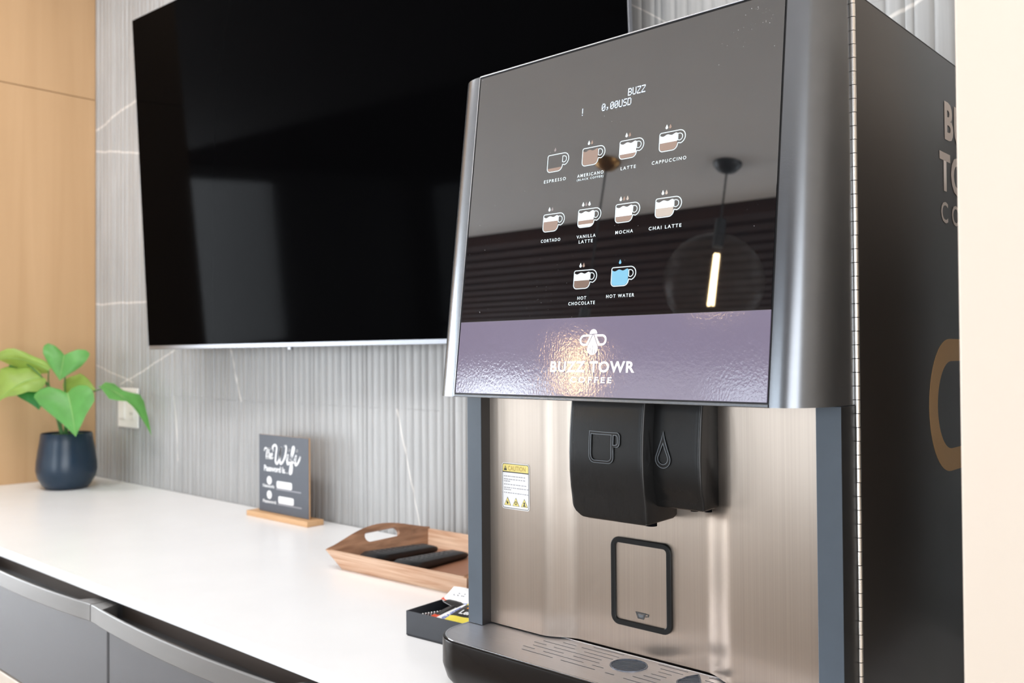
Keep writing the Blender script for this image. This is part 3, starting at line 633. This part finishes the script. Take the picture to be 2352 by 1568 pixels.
# drip tray
ZP2 = .9729
def trayloop(ins):
    x0, x1, yf, yb, r = XLM-.0035+ins, XR+.0035-ins, .7015+ins, .7975-ins*.2, .045-ins*.9
    return [(x0, yb)]+arc(x0+r, yf+r*1.05, r, 180, 270, 10)+arc(x1-r, yf+r*1.05, r, 270, 360, 10)+[(x1, yb)]
def ring3(ins, z): return [(x, y, z) for x, y in trayloop(ins)]
bowl = loft('drip_tray', [ring3(.030, .9125), ring3(.021, .9135), ring3(.012, .9185), ring3(.005, .927), ring3(.0012, .9385), ring3(0, .9425), ring3(0, .9700), ring3(.0004, .9716), ring3(.0016, .9722), ring3(.003, .9722), ring3(.0034, .9700), ring3(.006, .966)], M['bowl'], cm, 28)
slots = []
def slot(x0, x1, y, wdt=.0017): slots.append([(x0, y-wdt/2), (x1, y-wdt/2)]+[(x1+wdt*.4, y)]+[(x1, y+wdt/2), (x0, y+wdt/2), (x0-wdt*.4, y)])
L = [(-.6584, -.6148, .7731), (-.6638, -.6470, .7637), (-.6577, -.6152, .7546), (-.6643, -.6480, .7455), (-.6581, -.6153, .7362), (-.6352, -.5818, .7455), (-.6036, -.5600, .7362), (-.6358, -.5720, .7637), (-.6016, -.5640, .7731), (-.6016, -.5680, .7546), (-.5700, -.5560, .7455), (-.5467, -.5362, .7362), (-.6380, -.6200, .7825), (-.6120, -.5630, .7825), (-.6030, -.5630, .7915)]
for a, b, y in L: slot(a, b, y)
for a, b, y in ((-.5196, -.4854, .7912), (-.5112, -.4854, .7820), (-.5080, -.4930, .7730), (-.5101, -.4930, .7635), (-.5131, -.4939, .7546), (-.5198, -.4931, .7455), (-.5238, -.5000, .7352), (-.4610, -.4430, .7912), (-.4600, -.4300, .7820), (-.4430, -.4130, .7730), (-.4430, -.4200, .7637), (-.4300, -.4100, .7546), (-.4430, -.4230, .7455), (-.4800, -.4500, .7352)): slot(a, b, y)
pl_out = [(x, y) for x, y in trayloop(.0032)]; pl_out[0] = (pl_out[0][0], .7980); pl_out[-1] = (pl_out[-1][0], .7980)
CCX, CCY, CR = -.5411, .7688, .0195
dc = [(-.4735, .7925)]+[(-.4695, .788), (-.4630, .779)]+arc(-.4690, .7660, .0120, 25, -205, 18)+[(-.4800, .778), (-.4760, .787)]
hf = frame((0, 0, ZP2-.0008), (1, 0, 0), (0, 1, 0))
pl = plate('tray_plate', [pl_out, circ(CCX, CCY, CR)]+[dc]+slots, .0008, hf, M['plate'], cm, 0)
loft('plate_rim', [[(x, y, z) for x, y in trayloop(i)] for i, z in ((.0030, ZP2-.001), (.0030, ZP2+.0004), (.0042, ZP2+.0004), (.0042, ZP2-.001))], M['trim'], cm, 30, False)
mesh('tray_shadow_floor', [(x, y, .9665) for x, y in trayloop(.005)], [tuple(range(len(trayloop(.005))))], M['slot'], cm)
def gratee(out, name, ang):
    inn = offs(out, .0013) if Vector(out[1]).xy.to_3d().length >= 0 else out
    area_ = sum(out[i-1][0]*out[i][1]-out[i][0]*out[i-1][1] for i in range(len(out)))
    if area_ < 0: out = out[::-1]
    g = plate(name, [out, offs(out, .0014)], .0012, frame((0, 0, ZP2-.0006), (1, 0, 0), (0, 1, 0)), M['grate'], cm)
    cx = sum(p[0] for p in out)/len(out); cy = sum(p[1] for p in out)/len(out); c, s = cos(ang), sin(ang)
    for i in range(-9, 10):
        h = i*.0040; q = []
        for k in range(len(out)):
            a = out[k-1]; b = out[k]; ua = (-(a[0]-cx)*s+(a[1]-cy)*c-h); ub = (-(b[0]-cx)*s+(b[1]-cy)*c-h)
            if ua*ub < 0: t = ua/(ua-ub); x = a[0]+(b[0]-a[0])*t; y = a[1]+(b[1]-a[1])*t; q.append(((x-cx)*c+(y-cy)*s))
        if len(q) == 2:
            u0, u1 = min(q), max(q)
            if u1-u0 > .004:
                f = frame((cx-s*h, cy+c*h, ZP2-.0009), (c, s, 0), (-s, c, 0)); bm = bmesh.new(); addbox(bm, u0+.0006, u1-.0006, -.0009, .0009, -.001, .001, 0, f); frombm('bar', bm, M['grate'], g)
gratee(circ(CCX, CCY, CR-.0002), 'round_grate', radians(42)); gratee(dc, 'drop_grate', radians(42))
# piano hinge
hz = .945; hb = bmesh.new(); tubebm(hb, [(0, 0, .0003), (0, 0, .0118)], .0026, 10); me = None
hg = tube('hinge_pin', [(XR+.0012, .8010, .935), (XR+.0012, .8010, ZT-.001)], .0015, M['gap'], cm, 8)
k0 = frombm('knuckle', hb, M['chrome'], hg, 60); k0.data.transform(Matrix.Translation(ORG[hg])); k0.location = Vector((XR+.0012, .8010, hz))-ORG[hg]
i = 1
while hz+.01215*i+.0118 < ZT:
    o = k0.copy(); COL.objects.link(o); o.location = k0.location+Vector((random.uniform(-.00015, .00015), random.uniform(-.00015, .00015), .01215*i)); i += 1
# side graphics
def sfr(y, z): return frame((XR+.0001, y, z), (0, 1, 0), (0, 0, 1))
text('lettering', 'BUZZ', sfr(1.0580, 1.5268), .153, .0395, M['sidew'], body, .035, 1.1)
text('lettering', 'TOWR', sfr(1.0392, 1.4690), .190, .0395, M['sidew'], body, .035, 1.1)
text('lettering', 'COFFEE', sfr(1.0422, 1.4325), .184, .0225, M['sidew'], body, .012, 1.6)
f = sfr(.9953, 1.160)
wout = arc(.0700, .0725, .0725, 90, 270, 26); wout = [(x if x < .07 else x, y) for x, y in wout]; wo = [(.0700-.0700*sin(radians(180*i/26)), .145-.0725+.0725*cos(radians(180*i/26))) for i in range(27)]+[(.150, 0), (.205, .145)]
wi = [(.0740-.0470*sin(radians(180*i/26)), .0725+.0480*cos(radians(180*i/26))) for i in range(27)]+[(.138, .0245), (.166, .1205)]
link('wing_emblem', plate_mesh([wo, wi], .0002, f), M['gold'], body, 35)

# ---------------------------------------------------------------- wifi sign
sg = thing('wifi_sign', 'slate grey wifi password sign in a wooden stand against the fluted wall', 'sign', (-1.826, 1.215, CT))
bd = box('stand', -1.953, -1.704, 1.192, 1.237, CT, CT+.0125, M['signwood'], sg, .001)
brd = box('board', -1.9262, -1.7238, 1.2115, 1.2150, CT+.0128, 1.1056, M['signwood'], sg, .0006)
fa = box('face', -1.9260, -1.7240, 1.2105, 1.2115, CT+.0133, 1.1055, M['boardgrey'], sg)
SX, SZ, SY = -1.9260, CT+.0133, 1.2105
def sgf(x, z): return frame((SX+x, SY, SZ+z), (1, 0, 0), (0, 0, 1))
def strokes(name, paths, x, z, sc_, wd, mt, par, shear=.18):
    parts = []
    for p in paths:
        q = smoothpath([(a+b*shear, b, 0) for a, b in p], 5); q = [(v.x*sc_, v.y*sc_) for v in q]
        parts.append((plate_mesh(ribbon(q, wd, False), .0004, sgf(x, z)), mt))
        for e in (q[0], q[-1]): parts.append((plate_mesh([circ(e[0], e[1], wd/2, 12)], .0004, sgf(x, z)), mt))
    return join(name, parts, par)
W_ = [[(-.25, .75), (-.32, .95), (-.1, 1.1), (.12, .95), (.12, .5), (.15, .08), (.35, -.05), (.55, .3), (.62, .95)], [(.60, .95), (.60, .3), (.72, -.03), (.98, .15), (1.15, .6), (1.15, 1.05), (1.0, 1.1)]]
I1 = [[(1.30, .30), (1.42, .58), (1.40, .15), (1.52, .0), (1.70, .2)], [(1.47, .86), (1.49, .88)]]
F_l = [[(1.70, .2), (1.95, .7), (2.0, 1.05), (1.85, 1.05), (1.80, .6), (1.80, -.2), (1.80, -.55), (1.98, -.5), (1.98, -.1), (1.88, .05), (2.15, .2)]]
I2 = [[(2.15, .2), (2.28, .58), (2.26, .15), (2.38, 0), (2.6, .22), (2.72, .5)], [(2.33, .86), (2.35, .88)]]
strokes('lettering', W_+I1+F_l+I2, .0640, .1185, .0375, .0052, M['signw'], fa)
T_ = [[(-.35, .75), (-.2, 1.0), (.2, .9), (.6, .95)], [(.15, .92), (.10, .4), (.12, -.02)], [(.48, .95), (.42, .4), (.42, 0)], [(.42, .35), (.6, .52), (.68, .3), (.7, .02), (.85, .05)], [(.85, .25), (1.1, .35), (1.02, .52), (.88, .3), (.98, .02), (1.25, .1)]]
strokes('lettering', T_, .0280, .1265, .0240, .0038, M['signw'], fa)
text('lettering', 'Password Is. . .', sgf(.0215, .0965), .107, .0135, M['signw'], fa, .024, .95)
text('lettering', 'Network:', sgf(.0160, .0575), .049, .0072, M['signw'], fa, .018, .95)
text('lettering', 'Password:', sgf(.0165, .0210), .056, .0072, M['signw'], fa, .018, .95)
for z, kx in ((.0765, .0435), (.0425, .0435)):
    parts = [(plate_mesh([circ(kx, z-.002, .0100, 28)], .0004, sgf(0, 0)), M['signw']), (plate_mesh([circ(kx, z-.003, .0022, 12)], .0006, sgf(0, 0)), M['inkgrey'])]
    join('round_symbol', parts, fa)
for z, a in ((.0555, .0745), (.0205, .0815)):
    parts = [(plate_mesh([rrect(a, z+.0040, a+.0620, z+.0205, .0045)], .0004, sgf(0, 0)), M['signw']), (plate_mesh([[(a-.002, z), (a+.098 if z > .05 else a+.093, z), (a+.098 if z > .05 else a+.093, z+.0028), (a-.002, z+.0028)]], .0004, sgf(0, 0)), M['inkgrey'])]
    join('writing_field', parts, fa)

# ---------------------------------------------------------------- wooden tray and remotes
yaw = radians(2.6); T0 = Vector((-1.3235, 1.0005, CT))
tr = thing('wooden_tray', 'brown wooden tray with cut-out handle holding two black remotes', 'tray', tuple(T0), None, yaw)
BW, BD, HR, FL = .300, .215, .036, .021
box('floor_board', 0, BW, 0, BD, 0, .005, M['traywood'], tr); box('leather_mat', .004, BW-.004, .004, BD-.004, .005, .0065, M['trayleather'], tr)
def longside(y0, y1, mt):
    t = .007 if y1 > y0 else -.007; n = 10; vs = []
    A = [(-.001, y0, 0), (BW+.001, y0, 0), (BW+FL, y1, HR), (-FL, y1, HR)]; B = [(.005, y0-t if False else y0+(-t), .0), (BW-.005, y0-t, 0), (BW+FL-.006, y1-t, HR), (-FL+.006, y1-t, HR)]
    return mesh('long_side', A+B, [(0, 1, 2, 3), (7, 6, 5, 4), (0, 4, 5, 1), (3, 2, 6, 7), (0, 3, 7, 4), (1, 5, 6, 2)], mt, tr)
for y0, y1 in ((0, -FL), (BD, BD+FL)):
    s = 1 if y1 < y0 else -1; th = .007*s
    A = [(-.001, y0, .0), (BW+.001, y0, .0), (BW+FL, y1, HR), (-FL, y1, HR)]; B = [(.004, y0+th, .0), (BW-.004, y0+th, .0), (BW+FL-.006, y1+th, HR), (-FL+.006, y1+th, HR)]
    bm = bmesh.new(); V = [bm.verts.new(v) for v in A+B]
    for q in ((0, 1, 2, 3), (7, 6, 5, 4), (0, 4, 5, 1), (3, 2, 6, 7), (0, 3, 7, 4), (1, 5, 6, 2)): bm.faces.new([V[i] for i in q])
    frombm('long_side', bm, M['traywoodpale'], tr)
for x0, x1 in ((0, -FL), (BW, BW+FL)):
    s = 1 if x1 < x0 else -1; L = sqrt(HR**2+FL**2); up = Vector((x1-x0, 0, HR)).normalized()
    out = [(0, 0), (BD, 0), (BD+FL, L)]
    for i in range(1, 20):
        t = i/20; v = sin(pi*t); out.append((BD+FL-(BD+2*FL)*t, L+.026*v**1.3 if True else 0))
    out.append((-FL, L))
    hc, hw, hh = BD/2+.004, .043, .0095; zc = L+.0045
    hole = arc(hc+hw-hh, zc, hh, -90, 90, 8)+arc(hc-hw+hh, zc, hh, 90, 270, 8)
    f = Matrix((Vector((0, 1, 0)), up, Vector((0, 1, 0)).cross(up))).transposed().to_4x4(); f.translation = Vector((x0-(.0 if s > 0 else .0), 0, 0))
    if s < 0: f = f @ Matrix.Translation((0, 0, -.007))
    plate('handle_end', [out, hole], .007, f, M['traywood'], tr)
def remote(x, y, rz, label):
    r = thing('remote_control', label, 'remote', (x, y, CT+.0072), 'remotes on the wooden tray', rz)
    n = 14; rings = []
    for i in range(n+1):
        t = i/n; w_ = .0245-.006*t; h = .0200-.007*t; e = min(1, min(t, 1-t)*12+.35); w_ *= .86+.14*min(1, e); h *= .6+.4*min(1, e)
        yy = t*.158; rings.append([(w_*cos(a)*1.0, yy, h/2+h/2*sin(a)) for a in ()]+[(-w_, yy, h*.45), (-w_*.95, yy, h*.85), (-w_*.75, yy, h), (w_*.75, yy, h), (w_*.95, yy, h*.85), (w_, yy, h*.45), (w_*.8, yy, h*.08), (w_*.45, yy, 0), (-w_*.45, yy, 0), (-w_*.8, yy, h*.08)])
    loft('case', rings, M['remote'], r, 50)
    bm = bmesh.new(); addbox(bm, -.0028, .0028, -.0024, .0024, -.001, .0012, .0006); b0 = frombm('button', bm, M['button'], r, 40); b0.location = (-.010, .020, .0190)
    for j in range(9):
        for i in range(3):
            if i+j == 0: continue
            c = b0.copy(); COL.objects.link(c); c.location = (-.010+.010*i, .020+.0125*j, .0196-.007*(.020+.0125*j)/.158)
    return r
remote(-1.2950, 1.0310, radians(-1), 'black remote control in the tray, nearer its handle hole')
remote(-1.2010, 1.0290, radians(3), 'black remote control in the tray, nearer the coffee machine')

# ---------------------------------------------------------------- condiment box with sachets
CF = radians(4); cd = thing('condiment_box', 'low dark metal box of tea and sweetener sachets left of the coffee machine', 'box', (-.945, .821, CT), None, CF)
cw, cdp, chh = .142, .088, .034
bm = bmesh.new(); addbox(bm, 0, cw, 0, cdp, .0015, .003); frombm('base', bm, M['caddy'], cd)
box('foot_trim', .001, cw-.001, .001, cdp-.001, 0, .0015, M['gap'], cd)
box('front_wall', 0, cw, 0, .0016, .0015, chh, M['caddy'], cd, .0004); box('back_wall', 0, cw, cdp-.0016, cdp, .0015, chh, M['caddy'], cd, .0004)
box('side_wall', 0, .0016, .0016, cdp-.0016, .0015, chh, M['caddy'], cd, .0003); box('side_wall', cw-.0016, cw, .0016, cdp-.0016, .0015, chh, M['caddy'], cd, .0003)
RZ4 = Matrix.Translation((-.945, .821, CT)) @ Matrix.Rotation(CF, 4, 'Z')
def sachet(label, loc, rot, wd, ht, cols, grp=None, texts=(), th=.0035):
    """padded paper packet; local x wide, y tall; cols = list of (y0,y1,mat) bands"""
    mw = RZ4 @ Matrix.Translation(loc) @ Matrix.Rotation(rot[2], 4, 'Z') @ Matrix.Rotation(rot[0], 4, 'X') @ Matrix.Rotation(rot[1], 4, 'Y')
    r = bpy.data.objects.new('sachet', None); COL.objects.link(r); r.matrix_world = mw; ORG[r] = Vector((0, 0, 0)); tag(r, label, 'sachet', grp); r.empty_display_size = .01
    nx, ny = 8, 12; vs = []; fs = []; mi = []; mats = [M['pack_w']]
    def h(u, v): return th/2*min(1, 5*min(u, 1-u))*min(1, 4*min(v, 1-v))
    for s in (1, -1):
        for j in range(ny+1):
            for i in range(nx+1): u, v = i/nx, j/ny; vs.append((u*wd, v*ht, s*(h(u, v)+.0002)+.0006*sin(7*u+5*v)))
    N = (nx+1)*(ny+1)
    for j in range(ny):
        v = (j+.5)/ny; m_ = next((c for a, b, c in cols if a <= v < b), M['pack_w'])
        if m_ not in mats: mats.append(m_)
        for i in range(nx):
            a = j*(nx+1)+i; fs.append((a, a+1, a+nx+2, a+nx+1)); mi.append(mats.index(m_)); fs.append((N+a, N+a+nx+1, N+a+nx+2, N+a+1)); mi.append(mats.index(m_))
    rim = [i for i in range(nx+1)]+[j*(nx+1)+nx for j in range(1, ny+1)]+[ny*(nx+1)+i for i in range(nx-1, -1, -1)]+[j*(nx+1) for j in range(ny-1, 0, -1)]
    for k in range(len(rim)): a, b = rim[k], rim[(k+1) % len(rim)]; fs.append((a, N+a, N+b, b)); mi.append(0)
    mesh('paper', vs, fs, mats, r, 60, mi)
    for s, x, y, w_, h_, mt, rot90 in texts:
        f = Matrix.Translation((x, y, th/2+.0009)) @ Matrix.Rotation(rot90, 4, 'Z'); text('lettering', s, f, w_, h_, mt, r, .03, 1, 0, 0)
    return r
WB = [(0, .90, M['pack_w']), (.90, 1.01, M['pack_b'])]
sachet('red and black sachet lying at the left end of the dark box', (.023, .0062, .0215), (radians(12), 0, radians(-6)), .016, .068, [(0, .35, M['pack_r']), (.35, 1.01, M['pack_k'])])
sachet('red striped sachet along the back of the dark box', (.064, .060, .030), (radians(6), 0, radians(84)), .013, .062, [(0, 1.01, M['pack_r'])])
sachet('black sachet under the yellow one in the dark box', (.080, .046, .0275), (radians(8), 0, radians(80)), .020, .066, [(0, 1.01, M['pack_k'])])
sachet('white sweetener sachet with blue lettering leaning at the front of the dark box', (.036, .0075, .0235), (radians(11), 0, radians(-7)), .029, .066, WB, 'white sweetener sachets', [('SWEET', .021, .012, .036, .010, M['pack_b'], radians(90))])
sachet('yellow and black lemon tea sachet at the front right of the dark box', (.059, .0025, .0265), (radians(11), 0, radians(3)), .046, .070, [(0, .36, M['pack_y']), (.36, .86, M['pack_k']), (.86, 1.01, M['pack_y'])], None, [('BIG', .012, .0450, .020, .0085, M['pack_o'], 0), ('Lem', .010, .0290, .024, .0110, M['pack_w'], 0)])
sachet('white sachet standing highest at the back of the dark box', (.006, .066, .034), (radians(30), 0, radians(3)), .044, .030, [(0, 1.01, M['pack_w'])], 'white sweetener sachets', [('. : .:', .012, .012, .02, .008, M['inkgrey'], 0)])
sachet('white sachet tucked behind next to the machine column', (.053, .064, .035), (radians(34), 0, radians(-4)), .042, .034, [(0, 1.01, M['pack_w'])], 'white sweetener sachets')
for i in range(12):
    o = None
    a = RZ4 @ Vector((.0045+.0017*i, .006+.0040*i, .0055)); b = RZ4 @ Vector((.0075+.0017*i+.004, .006+.0040*i-.001, .029))
    if i == 0:
        bm = bmesh.new(); tubebm(bm, [(0, 0, 0), (.007, -.0018, .0235)], .0012, 8); s0 = frombm('paper_straw', bm, M['pack_w'], None, 60); tag(s0, 'thin white paper stirrer standing in the left end of the dark box', 'stirrer', 'white paper stirrers'); s0.location = a
    else: o = s0.copy(); COL.objects.link(o); o.location = a

# ---------------------------------------------------------------- potted plant
pc = (-2.772, 1.098, CT)
pp = thing('potted_plant', 'green heart-leaved plant in a dark navy pot beside the oak wall', 'plant', pc)
lathe('pot', [(.050, 0), (.056, .002), (.066, .012), (.078, .034), (.0825, .055), (.0815, .078), (.077, .110), (.072, .140), (.0695, .1605), (.0685, .1625), (.0665, .1615), (.0665, .148)], pc, M['pot'], pp)
bm = bmesh.new(); bmesh.ops.create_uvsphere(bm, u_segments=20, v_segments=8, radius=1)
for v in bm.verts: v.co = Vector((pc[0]+v.co.x*.0655, pc[1]+v.co.y*.0655, pc[2]+.150+max(v.co.z, -.2)*.010+random.uniform(-.002, .002)))
frombm('moss', bm, M['soil'], pp, 180)
LF = [('top',(-2.7592,1.0864,1.3005),(-2.7395,1.0654,1.2261),(-2.7955,1.0395,1.3237),(-2.7157,1.1396,1.3),'leaf',0),
('left_upper',(-2.7939,1.0559,1.2562),(-2.8897,.9276,1.283),(-2.8316,1.0072,1.3004),(-2.8785,1.0059,1.2500),'leaf2',.02),
('left_lower',(-2.7882,1.0345,1.2338),(-2.8248,.9216,1.1594),(-2.8806,.977,1.262),(-2.7706,.9973,1.1888),'leaf2',.02),
('left_dark',(-2.9022,.9843,1.2632),(-2.8566,1.0403,1.2123),(-2.8631,1.0065,1.2566),(-2.9005,1.0136,1.2227),'leaf3',.0),
('low_left',(-2.7887,1.0347,1.2022),(-2.7635,1.0183,1.142),(-2.837,.9774,1.1905),(-2.7845,1.0524,1.1865),'leaf3',.01),
('front',(-2.6923,1.0685,1.1906),(-2.6149,1.0603,1.071),(-2.7528,1.0002,1.1767),(-2.6176,1.1094,1.1884),'leaf',.015),
('mid',(-2.7902,1.1012,1.1859),(-2.7012,1.1549,1.1937),(-2.7928,1.1247,1.2395),(-2.7159,1.1148,1.1821),'leaf2',.01),
('right',(-2.6596,1.1521,1.201),(-2.5163,1.2311,1.0681),(-2.6369,1.2258,1.1819),(-2.5642,1.1506,1.1642),'leaf',.035),
('small',(-2.8747,1.0225,1.2756),(-2.8168,1.0621,1.256),(-2.8507,1.0441,1.287),(-2.8453,1.0362,1.2562),'leaf2',.005)]
OUT = [(0, 0), (-.10, .20), (-.17, .50), (-.14, .80), (-.02, .98), (.14, 1.0), (.32, .93), (.50, .74), (.66, .52), (.80, .30), (.91, .13), (1, 0)]
rl = random.Random(5)
for nm, b, t_, lf, rt, mt, bend in LF:
    b, t_, lf, rt = map(Vector, (b, t_, lf, rt)); ax = t_-b; c0 = b+ax*.10; sl_ = lf-c0; sr = rt-c0; nrm = ax.cross(sl_).normalized(); L = ax.length
    if nrm.y > 0 and abs(nrm.y) > .3: nrm = -nrm
    if nrm.z < 0 and abs(nrm.y) <= .3: nrm = -nrm
    n = len(OUT); vs = []; fs = []
    def mid(i): u = i/(n-1); return b+ax*u+(Vector((0, 0, 1))*bend*4*u*(1-u))
    M_ = [mid(i) for i in range(n)]
    for s in (sl_, sr):
        o0 = len(vs); ph = rl.uniform(0, 6)
        for i, (u, v) in enumerate(OUT):
            e = b+ax*u+s*v+Vector((0, 0, 1))*bend*4*max(0, u)*(1-max(0, u)); wv = nrm*(.006*sin(i*1.7+ph)*v)
            q0 = M_[i]; vs += [tuple(q0), tuple(q0.lerp(e, .35)+nrm*.006*v), tuple(q0.lerp(e, .7)+nrm*.005*v+wv*.5), tuple(e-nrm*.004*v+wv)]
        for i in range(n-1):
            for k in range(3): a = o0+4*i+k; fs.append((a, a+1, a+5, a+4))
    lo = mesh('leaf', vs, fs, M[mt], pp, 180)
    tube('midrib', [m_+nrm*.0006 for m_ in M_], [.0012-.0008*i/(n-1) for i in range(n)], M['vein'], lo, 6)
ST = [[(-2.7628,1.088,1.0598),(-2.7596,1.0891,1.1539),(-2.7592,1.0877,1.2431),(-2.7592,1.0864,1.3005)],
[(-2.7647,1.0863,1.0598),(-2.7785,1.072,1.1541),(-2.7841,1.0522,1.2119),(-2.8028,1.0207,1.2567),(-2.8426,1.0111,1.2758),(-2.8747,1.0225,1.2756)],
[(-2.7675,1.0837,1.0599),(-2.7807,1.0704,1.135),(-2.7921,1.0589,1.1861),(-2.8325,1.0,1.225),(-2.88,.985,1.25),(-2.9022,.9843,1.2632)],
[(-2.765,1.085,1.06),(-2.779,1.070,1.12),(-2.786,1.052,1.17),(-2.7887,1.0347,1.2022)],
[(-2.7609,1.0897,1.0598),(-2.7374,1.0828,1.1296),(-2.6923,1.0685,1.1906)],[(-2.759,1.0914,1.0598),(-2.7553,1.0936,1.1284),(-2.7902,1.1012,1.1859)],
[(-2.7572,1.0931,1.0598),(-2.7399,1.0936,1.1543),(-2.6916,1.1233,1.1874),(-2.6596,1.1521,1.201)],[(-2.7694,1.082,1.0599),(-2.7841,1.0668,1.1542),(-2.8011,1.0501,1.218),(-2.7882,1.0345,1.2338)],[(-2.7694,1.082,1.0599),(-2.790,1.0668,1.16),(-2.800,1.058,1.22),(-2.7939,1.0559,1.2562)]]
for p in ST: q = smoothpath(p, 5); tube('stem', q, [.0026-.0010*i/(len(q)-1) for i in range(len(q))], M['stem'], pp, 7)

# ---------------------------------------------------------------- pendant lamps behind the camera (seen mirrored in the glass door)
def pendant(x, y, zc, cmat, label, fm):
    p = thing('pendant_lamp', label, 'lamp', (x, y, CEIL), 'smoked glass pendants')
    lathe('canopy', [(.060, 0), (.058, -.012), (.040, -.032), (.012, -.045)], (x, y, CEIL), cmat, p, 32)
    tube('cord', [(x, y, CEIL-.04), (x, y, zc+.26)], .004, M['frame'], p, 8)
    tube('neck', [(x, y, zc+.27), (x, y, zc+.15)], .022, M['frame'], p, 16)
    prof = [(.205*sin(radians(a)), zc+.2*cos(radians(a))-CEIL) for a in range(8, 181, 8)]
    vs = []; fs = []; n = 36
    for r, z in prof:
        for k in range(n): a = 2*pi*k/n; vs.append((x+r*cos(a), y+r*sin(a), CEIL+z))
    for i in range(len(prof)-1):
        for k in range(n): a = i*n+k; b = i*n+(k+1) % n; fs.append((a, b, b+n, a+n))
    mesh('globe', vs, fs, M['smoke'], p, 180)
    for dx, dy in ((-.008, 0), (.008, 0), (0, .008)): tube('filament', [(x+dx, y+dy, zc+.12), (x+dx*1.3, y+dy, zc-.10)], .0045, fm, p, 6)
pendant(-1.877, -1.706, 2.20, M['frame'], 'smoked glass globe pendant with black canopy over the seating area', M['filament'])
pendant(-2.354, -1.504, 1.78, M['brass'], 'smoked glass globe pendant with brass canopy, hanging lower', M['filament2'])
